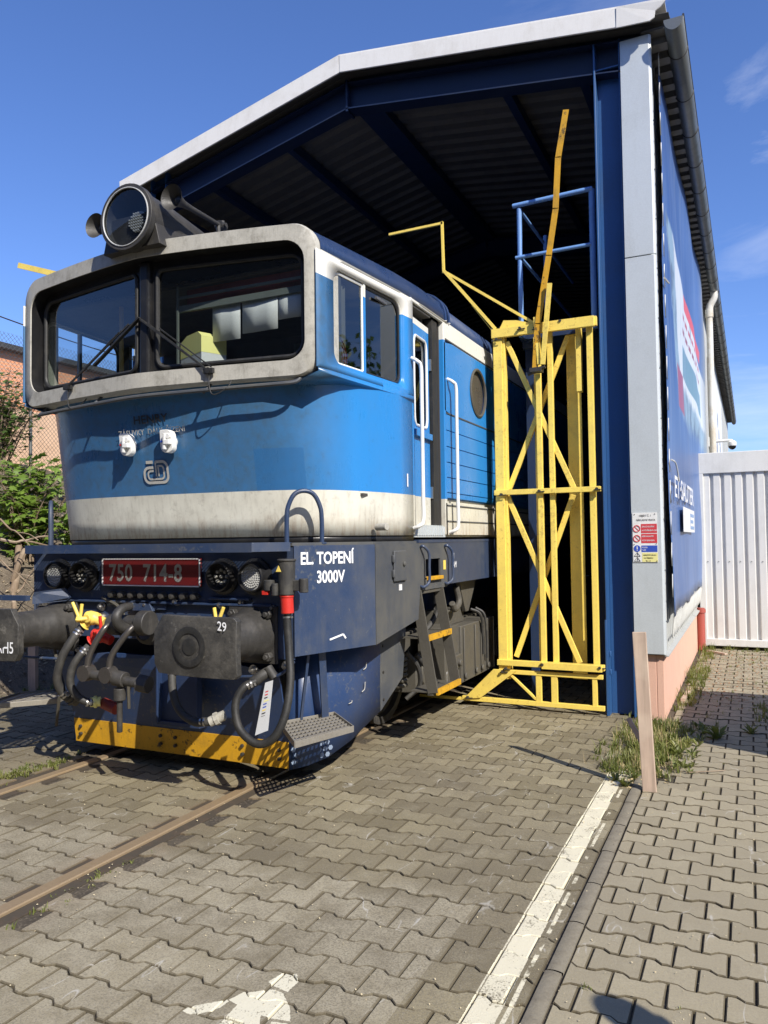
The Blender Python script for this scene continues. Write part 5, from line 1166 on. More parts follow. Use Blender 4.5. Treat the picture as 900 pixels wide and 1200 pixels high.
def pavers(name, x0, x1, y0, y1, px, py, skip, ox=0, seed=1):
    rnd = random.Random(seed); bm = bmesh.new(); vals = []
    amp = .012; j = .0032
    prof = [(0, 1), (.18, 1), (.32, -1), (.68, -1), (.82, 1), (1, 1)]
    edg = []
    nrow = int((y1 - y0) / py); ncol = int((x1 - x0) / px) + 2
    for r in range(nrow):
        ya = y0 + r * py; off = (px / 2 if r % 2 else 0) + ox + .002 * rnd.uniform(-1, 1)
        for c in range(-1, ncol):
            xa = x0 + off + c * px
            a = max(xa, x0); b_ = min(xa + px, x1)
            if b_ - a < .025: continue
            if skip((a + b_) / 2, ya + py / 2): continue
            def edge(t): # wavy joint height (t = position along this stone)
                t = t % 1.0
                for (t0, v0), (t1, v1) in zip(prof, prof[1:]):
                    if t <= t1: return v0 + (v1 - v0) * (t - t0) / (t1 - t0)
                return 1
            ts = sorted(set([0, .09, .18, .25, .32, .44, .56, .68, .75, .82, .91, 1] + [(a - xa) / px, (b_ - xa) / px]))
            ts = [t for t in ts if (a - xa) / px - 1e-6 <= t <= (b_ - xa) / px + 1e-6]
            dz = rnd.uniform(-.0025, .0022); tx = rnd.uniform(-.014, .014); ty = rnd.uniform(-.014, .014)
            cxm, cym = (a + b_) / 2, ya + py / 2
            jit = [(rnd.gauss(0, .0008), rnd.gauss(0, .0011)) for _ in range(60)]
            if rnd.random() < .07:
                ci = rnd.randint(0, 10); jit[ci] = (rnd.uniform(-.006, .006), rnd.uniform(.004, .009))
            low = .007 * noise.noise(Vector((cxm * .8, cym * .8, 2))) + .003 * noise.noise(Vector((cxm * 2.6, cym * 2.6, 9)))
            def ring(ins, z):
                top = [(min(max(xa + t * px, a + j + ins), b_ - j - ins), ya + py - j - ins + amp * edge(t)) for t in ts]
                bot = [(min(max(xa + t * px, a + j + ins), b_ - j - ins), ya + j + ins - amp * edge(t)) for t in ts]
                p = bot + top[::-1]
                return [bm.verts.new((q[0] + jit[i % 60][0], q[1] + jit[i % 60][1] * (1 if i < len(bot) else -1), z + dz + low + (q[0] - cxm) * tx + (q[1] - cym) * ty)) for i, q in enumerate(p)]
            A = ring(0, -.014); B = ring(0, -.0035); C_ = ring(.0045, 0)
            v = rnd.random() ** 1.2 * .85 + (.15 if rnd.random() < .12 else 0)
            n = len(A)
            for P_, Q_ in ((A, B), (B, C_)):
                for i in range(n):
                    try: bm.faces.new((P_[i], P_[(i+1) % n], Q_[(i+1) % n], Q_[i])); vals.append(v); edg.append(1.0)
                    except ValueError: pass
            bm.faces.new(C_); vals.append(v); edg.append(0.0)
    me = bpy.data.meshes.new(name); bm.to_mesh(me); bm.free()
    at = me.attributes.new('rnd', 'FLOAT', 'FACE'); at.data.foreach_set('value', vals); at2 = me.attributes.new('edge', 'FLOAT', 'FACE'); at2.data.foreach_set('value', edg)
    me.materials.append(pm); o = bpy.data.objects.new(name, me); COL.objects.link(o); return struct(o)
def skip_left(x, y):
    if abs(abs(x) - .80) < .125: return True
    if x < -2.9 + .25 * math.sin(y * 2.1) - max(0, y - 1.5) * .15: return True
    if x > 2.78 and y > 3.8: return True
    if x > 2.99 and y > 2.12: return True
    return False
pavers('yard_paving', -3.6, 3.135, -3.3, 7.0, .208, .168, skip_left, seed=2)
def skip_right(x, y):
    if y > 3.75 and x < 3.19: return True
    if 1.8 < y < 3.3 and x < 3.36: return True
    return False
pavers('side_paving', 3.215, 9.5, -3.3, 13.5, .200, .1505, skip_right, ox=.07, seed=5)
# infill strips beside the rails
m = MB()
for x0, x1 in ((-.675, -.70), (-.91, -.93)): pass
# worn half-round kerb in lengths along the painted line
km = paint('kerb_concrete', (.21, .185, .135), .9, (.08, .065, .045), .75, 11, streak=False, bmp=.6)
m = MB(); y = -3.2; random.seed(4)
while y < 2.0:
    L = .42; w = random.uniform(-.004, .004)
    sec = [(3.145 + w, -.012), (3.145 + w, .0), (3.156 + w, .003), (3.174 + w, .005), (3.194 + w, .003), (3.208 + w, .0), (3.208 + w, -.012)]
    m.grid([[(a, yy, b) for a, b in sec] for yy in (y + .004, y + L * .33, y + L * .66, y + L - .004)]); y += L
k = m.build('kerb', km); struct(k)
# rails with flangeway
rm = paint('rail_steel', (.29, .215, .13), .42, (.17, .11, .06), .5, 9, metal=.15, streak=False)
rs = paint('rail_side_rust', (.060, .048, .032), .8, (.13, .07, .035), .5, 12)
for s in (-1, 1):
    m = MB(); m.mat(rm).prism([(s*.714, -30, .0), (s*.718, -30, .006), (s*.786, -30, .006), (s*.79, -30, .0), (s*.79, -30, -.011), (s*.714, -30, -.011)], (0, 60, 0)); m.mat(rs).box((s*.80, -30, -.010), (s*.875, 30, -.006)); m.box((s*.64, -30, -.010), (s*.712, 30, -.008))
    o = m.build('rail', None); struct(o)

# ------------------------------------------------------------------ left bank, fence, brick building
def bank_h(x, y):
    d = -3.35 - .15 * max(0, y - 2) + .25 * math.sin(y * 1.7) - x
    if d <= 0: return -.03
    h = min(d * .86, 3.35) * 1.0
    h = h if h < 3.0 else 3.0 + (h - 3.0) * .3
    return h * min(1, max(.0, (y + 1.0) / 3.0)) + .09 * noise.noise(Vector((x * 2.3, y * 2.3, 0))) + .035 * noise.noise(Vector((x * 9, y * 9, 3))) + .05 * noise.noise(Vector((x * 4.6, y * 4.6, 7)))
def soil_mat():
    m, nt, b, o = newmat('bank_soil'); co = world_co(nt)
    n = noise_tex(nt, co, 1.6, 8, .7); n2 = noise_tex(nt, co, 18, 7, .75); n3 = noise_tex(nt, co, 55, 5, .7)
    c = mixc(nt, ramp(nt, n, .38, .66), (.17, .135, .095), (.30, .245, .175)); c = mixc(nt, mth(nt, 'MULTIPLY', ramp(nt, n2, .45, .62), .6), c, (.09, .07, .05)); c = mixc(nt, mth(nt, 'MULTIPLY', ramp(nt, n3, .56, .64), .8), c, (.46, .39, .28))
    nt.links.new(c, b.inputs['Base Color']); b.inputs['Roughness'].default_value = .95; bump(nt, b, mth(nt, 'ADD', n2, n3), 1., .04); return m
sm = soil_mat()
m = MB(); m.grid([[(x, y, bank_h(x, y)) for x in [-3.0 - .11 * i for i in range(75)]] for y in [-1.5 + .13 * j for j in range(190)]])
b_ = m.build('embankment', sm); struct(b_)
# debris on the bank: dead leaves and chips, one ground-cover object
random.seed(11)
m = MB()
for k in range(9000):
    x = random.uniform(-7.2, -3.0); y = random.uniform(.6, 9.5); z = bank_h(x, y) + .012
    r = random.uniform(.012, .035) ; a = random.uniform(0, PI); t = random.uniform(-.6, .6)
    u = Vector((math.cos(a), math.sin(a), t)).normalized() * r; w = Vector((-math.sin(a), math.cos(a), random.uniform(-.4, .9))).normalized() * r * .55
    p = Vector((x, y, z)); m.poly([p - u, p + w, p + u, p - w])
o = m.build('leaf_litter', paint('dead_leaves', (.36, .29, .19), .9, (.12, .08, .05), .6, 20), recalc=False); stuff(o, 'pale dead leaves and chips scattered over the soil bank', 'leaf litter')

bw = thing('brick_building', 'low orange brick building with dark roof edge behind the chain-link fence', 'building', (-11, 6, 3.3))
def brick_mat():
    m, nt, b, o = newmat('orange_brick'); co = world_co(nt)
    mp = N(nt, 'ShaderNodeMapping'); mp.inputs['Rotation'].default_value = (0, PI / 2, PI / 2); nt.links.new(co, mp.inputs[0])
    sp = N(nt, 'ShaderNodeSeparateXYZ'); nt.links.new(co, sp.inputs[0]); cb = N(nt, 'ShaderNodeCombineXYZ'); nt.links.new(sp.outputs[1], cb.inputs[0]); nt.links.new(sp.outputs[2], cb.inputs[1])
    br = N(nt, 'ShaderNodeTexBrick'); br.inputs['Scale'].default_value = 1; br.inputs['Brick Width'].default_value = .26; br.inputs['Row Height'].default_value = .08; br.inputs['Mortar Size'].default_value = .008
    br.inputs['Color1'].default_value = (.80, .34, .16, 1); br.inputs['Color2'].default_value = (.66, .26, .12, 1); br.inputs['Mortar'].default_value = (.45, .36, .28, 1); nt.links.new(cb.outputs[0], br.inputs[0])
    n = noise_tex(nt, co, 1.2, 6, .6); c = mixc(nt, mth(nt, 'MULTIPLY', ramp(nt, n, .4, .7), .5), br.outputs[0], (.68, .36, .22))
    nt.links.new(c, b.inputs['Base Color']); b.inputs['Roughness'].default_value = .85; return m
m = MB(); m.box((-11, 3, 2.5), (-18, 40, 6.02)); w = m.build('brick_wall', brick_mat(), bw)
m = MB(); m.box((-10.8, 2.7, 6.02), (-18, 40.2, 6.14)); m.build('roof', M['iron'], bw)
m = MB(); m.box((-10.95, 3, 3.0), (-11.0, 40, 4.75)); m.build('plinth', paint('pale_render', (.62, .42, .27), .85, (.30, .18, .10), .7, 3, streak=False), bw)
fn = thing('chain_link_fence', 'chain-link fence with posts on top of the bank in front of the brick building', 'fence', (-7.6, 5, 3.2))
m = MB(); z0, z1 = 3.0, 5.35; X = -7.6; y0, y1 = 2.5, 24
p = .085; n = int((y1 - y0 + z1 - z0) / p)
for k in range(n):
    a = y0 - (z1 - z0) + k * p
    ya, yb = max(a, y0), min(a + z1 - z0, y1)
    if yb > ya:
        m.bar((X, ya, z0 + ya - a), (X, yb, z0 + yb - a), .004, .004, (1, 0, 0)); m.bar((X + .006, ya, z1 - (ya - a)), (X + .006, yb, z1 - (yb - a)), .004, .004, (1, 0, 0))
m.build('wire_mesh', M['zinc'], fn)
each([(y,) for y in (3, 6, 9, 12, 15, 18, 21)], lambda m, y: m.cyl((X, y, 2.7), (X, y, 5.4), .03, n=10), 'fence_post', M['zinc'], fn)
m = MB(); m.tube([(X, 2.5, 5.9), (X, 5, 5.62), (X, 8, 5.5), (X, 12, 5.6), (X, 24, 5.5)], .012, n=5); m.build('top_wire', M['iron'], fn)

# ------------------------------------------------------------------ vegetation
def leafmat(name, c1, c2):
    m, nt, b, o = newmat(name); co = world_co(nt)
    n = noise_tex(nt, co, 3.5, 3, .5); n2 = noise_tex(nt, co, 14, 3, .6)
    c = mixc(nt, ramp(nt, n, .35, .65), c1, c2); c = mixc(nt, mth(nt, 'MULTIPLY', ramp(nt, n2, .5, .7), .5), c, tuple(v * .55 for v in c1))
    nt.links.new(c, b.inputs['Base Color']); b.inputs['Roughness'].default_value = .45
    t = N(nt, 'ShaderNodeBsdfTranslucent'); nt.links.new(mixc(nt, .3, c, (.25, .35, .02)), t.inputs[0])
    mx = N(nt, 'ShaderNodeMixShader'); mx.inputs[0].default_value = .35; nt.links.new(b.outputs[0], mx.inputs[1]); nt.links.new(t.outputs[0], mx.inputs[2]); nt.links.new(mx.outputs[0], o.inputs[0]); return m
LM = leafmat('maple_leaf', (.13, .21, .03), (.21, .32, .05)); LG = leafmat('grass_blade', (.13, .165, .04), (.27, .27, .08)); LB = leafmat('bush_leaf', (.06, .11, .025), (.11, .18, .035))
MAPLE = [(0, 0), (.30, -.12), (.26, .10), (.62, .12), (.42, .30), (.55, .52), (.25, .46), (.0, 1.0), (-.25, .46), (-.55, .52), (-.42, .30), (-.62, .12), (-.26, .10), (-.30, -.12)]
def maple_shrub(name, base, hgt, rad, nst, seed, lab, mat, lsz=(.07, .15)):
    rnd = random.Random(seed); root = thing(name, lab, 'shrub', base, 'green shrubs on the bank')
    st = MB(); lv = MB(); bs = Vector(base)
    for k in range(nst):
        a = rnd.uniform(0, 2*PI); lean = rnd.uniform(.05, 1) * rad; h = hgt * rnd.uniform(.5, 1)
        tip = bs + Vector((math.cos(a) * lean, math.sin(a) * lean, h)); mid = bs.lerp(tip, .5) + Vector((rnd.uniform(-.1, .1), rnd.uniform(-.1, .1), .1))
        b0 = bs + Vector((rnd.uniform(-.12, .12), rnd.uniform(-.12, .12), -.05)); st.tube([b0, mid, tip], .012, n=5, sub=3, rfn=lambda t: 1 - .7 * t)
        for q in range(int(34 * h / hgt) + 6):
            t = rnd.uniform(.15, 1.02); p = (b0.lerp(mid, t * 2) if t < .5 else mid.lerp(tip, t * 2 - 1))
            dirv = Vector((rnd.uniform(-1, 1), rnd.uniform(-1, 1), rnd.uniform(-.3, .5))).normalized(); p2 = p + dirv * rnd.uniform(.06, .22)
            st.bar(p, p2, .003, .003)
            sz = rnd.uniform(*lsz); nrm = Vector((rnd.uniform(-.5, .7), rnd.uniform(-.8, .3), rnd.uniform(.5, 1.2))).normalized()
            u = dirv - nrm * dirv.dot(nrm); u.normalize(); w = nrm.cross(u); tilt = -.25
            vs = [p2 + (w * px + u * py) * sz + nrm * (-abs(px) * .22 - (py > .6) * .12) * sz for px, py in MAPLE]
            c0 = lv.bm.verts.new(p2 + u * .3 * sz); V = [lv.bm.verts.new(v) for v in vs]
            for i in range(len(V)): lv._f([V[i], V[(i+1) % len(V)], c0])
    st.build('stem', M['deadwood'], root); lv.build('foliage', mat, root, recalc=False)
maple_shrub('maple_shrub', (-5.2, 3.95, 1.5), 1.45, .75, 34, 21, 'bright green maple shrub in the middle of the soil bank', LM)
maple_shrub('maple_shrub', (-4.75, 4.35, 1.45), .85, .45, 9, 22, 'small maple sprout close to the locomotive corner, right of the larger maple', LM)
maple_shrub('maple_shrub', (-7.0, 4.9, 3.0), 1.5, .8, 44, 23, 'darker leafy shrub at the left photo edge in front of the chain-link fence', LB, (.05, .10))
maple_shrub('maple_shrub', (-7.0, 7.0, 3.1), .6, .7, 12, 24, 'low scrub along the top of the bank beneath the fence', LB, (.04, .08))

def tuft(mb, x, y, z, n, h, spread, rnd, w=.004):
    for k in range(n):
        a = rnd.uniform(0, 2*PI); l = h * rnd.uniform(.4, 1); s_ = spread * rnd.uniform(.2, 1)
        b0 = Vector((x + rnd.uniform(-.02, .02), y + rnd.uniform(-.02, .02), z)); d = Vector((math.cos(a), math.sin(a), 0)); side_ = Vector((-d.y, d.x, 0)) * w
        p1 = b0 + d * s_ * .35 + Vector((0, 0, l * .6)); p2 = b0 + d * s_ + Vector((0, 0, l * rnd.uniform(.75, 1)))
        mb._f([mb.bm.verts.new(v) for v in (b0 - side_, b0 + side_, p1 + side_ * .8, p1 - side_ * .8)]); mb._f([mb.bm.verts.new(v) for v in (p1 - side_ * .8, p1 + side_ * .8, p2)])
def broad(mb, x, y, z, n, h, rnd):
    """rosette of broad leaves"""
    for k in range(n):
        a = rnd.uniform(0, 2*PI); l = h * rnd.uniform(.5, 1); d = Vector((math.cos(a), math.sin(a), rnd.uniform(.5, 1.6))).normalized(); sd = Vector((-math.sin(a), math.cos(a), 0)) * l * .13
        b0 = Vector((x, y, z)); p1 = b0 + d * l * .55; p2 = b0 + d * l + Vector((0, 0, -l * .15))
        mb._f([mb.bm.verts.new(v) for v in (b0, p1 + sd, p2, p1 - sd)])
rnd = random.Random(5)
# one weed patch object around the stake, another along the joints and far yard
m = MB()
for k in range(420):
    x = rnd.gauss(3.08, .13) + rnd.choice([0, 0, .08]); y = rnd.uniform(2.0, 3.75)
    if x > 2.72 and not (y > 3.7): tuft(m, x, y, -.01, rnd.randint(5, 12), rnd.uniform(.04, .15), .07, rnd)
for k in range(70):
    x = rnd.uniform(3.2, 3.5); y = rnd.uniform(2.2, 3.7); broad(m, x, y, -.005, rnd.randint(5, 9), rnd.uniform(.05, .12), rnd)
for x, y, h in ((3.10, 1.75, .13), (3.02, 1.85, .10), (3.13, 1.95, .10), (3.62, 3.35, .20), (3.60, 3.3, .16), (3.87, 3.6, .13)): broad(m, x, y, -.005, 10, h, rnd); tuft(m, x, y, -.005, 14, h, .08, rnd)
o = m.build('weeds', LG, recalc=False); stuff(o, 'grass and broad-leaved weeds growing round the leaning stake and the shed corner', 'weeds')
m = MB()
for k in range(1500):
    x = rnd.uniform(3.22, 8.5); y = rnd.uniform(3.9, 8.8)
    if noise.noise(Vector((x * .9, y * .9, 5))) > -.12: tuft(m, x, y, -.012, rnd.randint(3, 7), rnd.uniform(.02, .06), .05, rnd, .003)
for k in range(260):
    x = rnd.uniform(3.9, 5.2); y = rnd.uniform(3.9, 4.9); tuft(m, x, y, -.012, 8, rnd.uniform(.05, .13), .07, rnd)
for k in range(120):
    x = rnd.uniform(3.2, 3.4); y = rnd.uniform(4.3, 8.8); tuft(m, x, y, -.012, 8, rnd.uniform(.06, .2), .09, rnd)
for k in range(100): tuft(m, rnd.uniform(3.3, 7), rnd.uniform(8.7, 8.95), -.012, 8, rnd.uniform(.04, .14), .08, rnd)
for k in range(46):   # in the joints of the near paving
    r_ = rnd.randint(0, 45); x = 3.215 + rnd.uniform(0, 2.2); y = -3.3 + r_ * .1505; tuft(m, x, y, -.01, 7, rnd.uniform(.01, .035), .03, rnd, .0025); broad(m, x, y, -.008, 4, .025, rnd)
o = m.build('yard_grass', LG, recalc=False); stuff(o, 'sparse grass in the joints of the side yard paving', 'grass')
m = MB()
for k in range(60):
    s_ = rnd.choice((-1, -1, -1, 1)); x = (-.70 if s_ < 0 else .87) + rnd.uniform(-.02, .10); y = rnd.uniform(-1.3, .2) if s_ < 0 else rnd.uniform(-1.4, -.3)
    tuft(m, x - (.25 if s_ < 0 else 0), y, -.01, 6, rnd.uniform(.01, .045), .03, rnd, .003)
for k in range(60): tuft(m, rnd.gauss(-1.0, .06), rnd.gauss(.35, .22), -.01, 9, .05, .05, rnd, .004)
for k in range(90): tuft(m, rnd.uniform(-4.2, -3.1), rnd.uniform(1.2, 3.4), bank_h(-3.6, 2) * 0 + .0, 8, .08, .08, rnd, .004)
o = m.build('track_weeds', LG, recalc=False); stuff(o, 'small green weeds along the rails at the paving edge', 'weeds')
# rubble and leaf crumbs on the far yard
m = MB()
for k in range(6000):
    x = rnd.uniform(3.2, 8.5); y = rnd.uniform(4.6, 8.8); r = rnd.uniform(.006, .02); a = rnd.uniform(0, PI); p = Vector((x, y, .004)); u = Vector((math.cos(a), math.sin(a), rnd.uniform(-.2, .3))) * r; w = Vector((-math.sin(a), math.cos(a), rnd.uniform(-.2, .5))) * r * .6
    m.poly([p - u, p + w, p + u, p - w])
o = m.build('leaf_crumbs', paint('rusty_leaf_crumbs', (.26, .13, .06), .9, (.40, .34, .2), .6, 6), recalc=False); stuff(o, 'reddish brown dry leaf crumbs over the far side paving', 'leaf litter')

m = MB()
for k in range(5200):
    x = rnd.uniform(-2.6, 5.5); y = -3.2 + 7 * rnd.random() ** 1.3; r = rnd.uniform(.0018, .0055); a = rnd.uniform(0, PI); p = Vector((x, y, .0045))
    if noise.noise(Vector((x * 1.3, y * 1.3, 4))) < -.05 and rnd.random() < .7: continue
    u = Vector((math.cos(a), math.sin(a), rnd.uniform(-.2, .3))) * r; w = Vector((-math.sin(a), math.cos(a), rnd.uniform(-.2, .8))) * r * .7
    m.poly([p - u, p + w, p + u, p - w])
o = m.build('paving_grit', paint('pale_grit', (.52, .44, .28), .9, (.20, .15, .08), .7, 30), recalc=False); stuff(o, 'small pale grit and seed crumbs strewn over the yard paving', 'grit')
m = MB()
for k in range(1500):
    x = rnd.gauss(3.14, .11); y = rnd.uniform(1.7, 3.8); r = rnd.uniform(.004, .014); a = rnd.uniform(0, PI); p = Vector((x, y, rnd.uniform(-.006, .006))); u = Vector((math.cos(a), math.sin(a), rnd.uniform(-.3, .4))) * r; w = Vector((-math.sin(a), math.cos(a), rnd.uniform(-.3, .8))) * r * .7
    m.poly([p - u, p + w, p + u, p - w])
for k in range(170): tuft(m, rnd.gauss(3.12, .12), rnd.uniform(2.0, 3.7), -.01, 3, rnd.uniform(.06, .22), .06, rnd, .0018)
o = m.build('dry_stalks', paint('dry_stalk_straw', (.42, .33, .17), .9, (.16, .11, .06), .7, 20), recalc=False); stuff(o, 'dry straw stalks and soil crumbs among the weeds by the leaning stake', 'dry weeds')
# dead wood on the bank
lg = thing('tree_stump', 'weathered pale split stump standing on the bare soil bank', 'stump', (-5.0, 3.35, 1.0))
m = MB(); b0 = Vector((-4.900, 3.411, 0.996)); t0 = Vector((-5.050, 3.663, 1.666))
m.tube([b0 + Vector((0, 0, -.1)), b0.lerp(t0, .4) + Vector((.03, .02, 0)), t0] , .055, n=9, sub=4, rfn=lambda t: 1 - .25 * t + .08 * math.sin(9 * t)); m.tube([b0.lerp(t0, .3), b0.lerp(t0, .6) + Vector((.12, -.05, .02)), t0 + Vector((.14, -.02, -.04))], .04, n=7)
m.tube([b0 + Vector((.05, 0, .05)), b0 + Vector((.2, -.1, -.15)), b0 + Vector((.32, -.2, -.42))], .03, n=7); m.tube([b0.lerp(t0, .15), b0 + Vector((-.2, -.05, -.12)), b0 + Vector((-.35, -.1, -.35))], .035, n=7)
m.build('stump_wood', M['deadwood'], lg)
br = []
for k, (a, b, r, lab) in enumerate((((-4.800, 3.172, 2.020), (-4.400, 3.358, 1.609), .014, 'long pale bare branch lying down the bank above the stump'), ((-4.900, 3.253, 1.758), (-4.700, 3.863, 1.660), .022, 'dark thicker branch crossing the bank behind the stump'), ((-4.400, 3.105, 1.080), (-4.400, 3.385, 1.357), .012, 'short forked twig right of the stump'), ((-4.600, 3.017, 1.509), (-4.300, 3.301, 1.069), .010, 'thin dry twig in front of the stump'))):
    m = MB(); A, B = Vector(a), Vector(b); md = A.lerp(B, .5) + Vector((0, 0, .03)); m.tube([A, A.lerp(B, .3) + Vector((0, 0, -.01)), md, B], r, n=6, rfn=lambda t: 1 - .5 * t)
    m.tube([md, md.lerp(B, .5) + Vector((.06, 0, .09)), B + Vector((.05, .02, .13))], r * .5, n=5)
    tag(m.build('dead_branch', M['deadwood']), lab, 'branch', 'dead branches on the bank')

# stakes
def stake(base, top, w, d, lab):
    m = MB(); m.bar(Vector(base) - Vector((0, 0, .06)), top, w, d, (0, -1, .0)); o = m.build('wooden_stake', M['wood'], bevel=.004); return tag(o, lab, 'stake', 'rough wooden stakes')
s1 = stake((3.265, 1.70, 0), (3.215, 1.745, 1.04), .088, .03, 'tall leaning sawn plank stake in the weeds by the shed corner')
m = MB(); m.bar((3.22, 1.74, .30), (3.12, 1.82, .44), .03, .02, (0, -1, 0)); m.build('splinter', M['wood'], s1)
stake((-3.66, 2.72, 0), (-3.66, 2.72, .80), .12, .05, 'short pale plank stake at the foot of the bank, seen below the left buffer')
m = MB(); m.bar((3.45, 2.20, .008), (3.70, 2.35, .012), .006, .006); tag(m.build('twig', M['deadwood']), 'thin straight twig lying on the side paving right of the leaning stake', 'twig')
m = MB(); m.bar((3.30, 8.45, .03), (3.55, 8.25, .02), .05, .02); tag(m.build('wood_offcut', M['wood']), 'pale wooden slat lying on the paving in front of the grey container', 'offcut')
m = MB(); m.bar((3.28, 5.3, .03), (3.24, 4.75, .02), .04, .03); tag(m.build('wood_offcut', M['wood']), 'short wooden slat lying in the weeds against the salmon plinth of the shed', 'offcut')

# ------------------------------------------------------------------ pale ribbed container
ct = thing('shipping_container', 'pale grey ribbed metal container closing the side yard', 'container', (6.2, 8.9, 0))
CY = 8.86; X0, X1 = 3.20, 9.26
m = MB(); pr = []; x = X0 + .08
while x < X1 - .1: pr += [(x, 0), (x + .085, 0), (x + .098, .035), (x + .135, .035)]; x += .148
m.grid([[(a, CY + .03 + d, z) for a, d in pr] for z in (.13, 2.64)], smooth=False); wl = m.build('ribbed_wall', M['cont'], ct)
m = MB(); m.box((X0, CY, 2.62), (X1, CY + .08, 2.93)); m.box((X0 + .005, CY + .001, .05), (X1 - .005, CY + .08, .155)); m.box((X0 - .005, CY + .002, .04), (X0 + .085, CY + .1, 2.63)); m.build('container_frame', M['cont'], ct, bevel=.008)
m = MB(); m.box((X0 + .02, CY + .09, .06), (X1 - .02, CY + 2.4, 2.90)); m.build('container_body', M['cont'], ct)
each([(k,) for k in range(40)], lambda m, k: m.cyl((X0 + .12 + k * .148, CY + .028, 1.30), (X0 + .12 + k * .148, CY + .02, 1.30), .008, n=6), 'rivet', M['zinc'], ct)
# CCTV dome on a bracket
cm = thing('security_camera', 'small white dome security camera on a bracket above the container', 'camera', (3.6, 14, 3.8))
c0 = Vector((3.610, 14.000, 3.572)); m = MB(); m.tube([(3.17, 14.0, c0.z + .10), (c0.x - .05, 14.0, c0.z + .11), (c0.x, 14.0, c0.z + .08)], .03, n=8); m.box((3.16, 13.93, c0.z), (3.2, 14.07, c0.z + .2)); m.build('bracket', M['white'], cm)
m = MB(); m.lathe(c0 + Vector((0, 0, .10)), (0, 0, -1), [(0, .0), (0, .05), (.03, .085), (.10, .085), (.11, .08)], n=20); m.build('housing', M['white'], cm)
m = MB(); m.lathe(c0 + Vector((0, 0, -.01)), (0, 0, -1), [(0, .078), (.04, .07), (.07, .035), (.08, 0)], n=20); m.build('dome', M['blackp'], cm)

# made-up skip out of view, added to cast the shadow band on the paving
sk_ = thing('shadow_skip', 'made-up blue skip outside the right edge, added to cast the shadow on the side yard', 'skip', (5.9, 3.3, 0))
m = MB(); m.prism([(5.0, 2.15, 1.55), (5.0, 4.3, 1.55), (5.0, 4.15, .25), (5.0, 2.35, .25)], (1.7, 0, 0)); m.box((4.97, 2.1, 1.53), (6.73, 4.35, 1.62)); m.box((5.05, 2.5, 0), (5.15, 4.0, .25)); m.box((6.5, 2.5, 0), (6.6, 4.0, .25)); m.build('skip_body', M['blue'], sk_, bevel=.01)
m = MB()
for y in (2.7, 3.2, 3.7): m.box((4.96, y, .3), (5.0, y + .07, 1.53))
m.build('skip_rib', M['blue'], sk_)

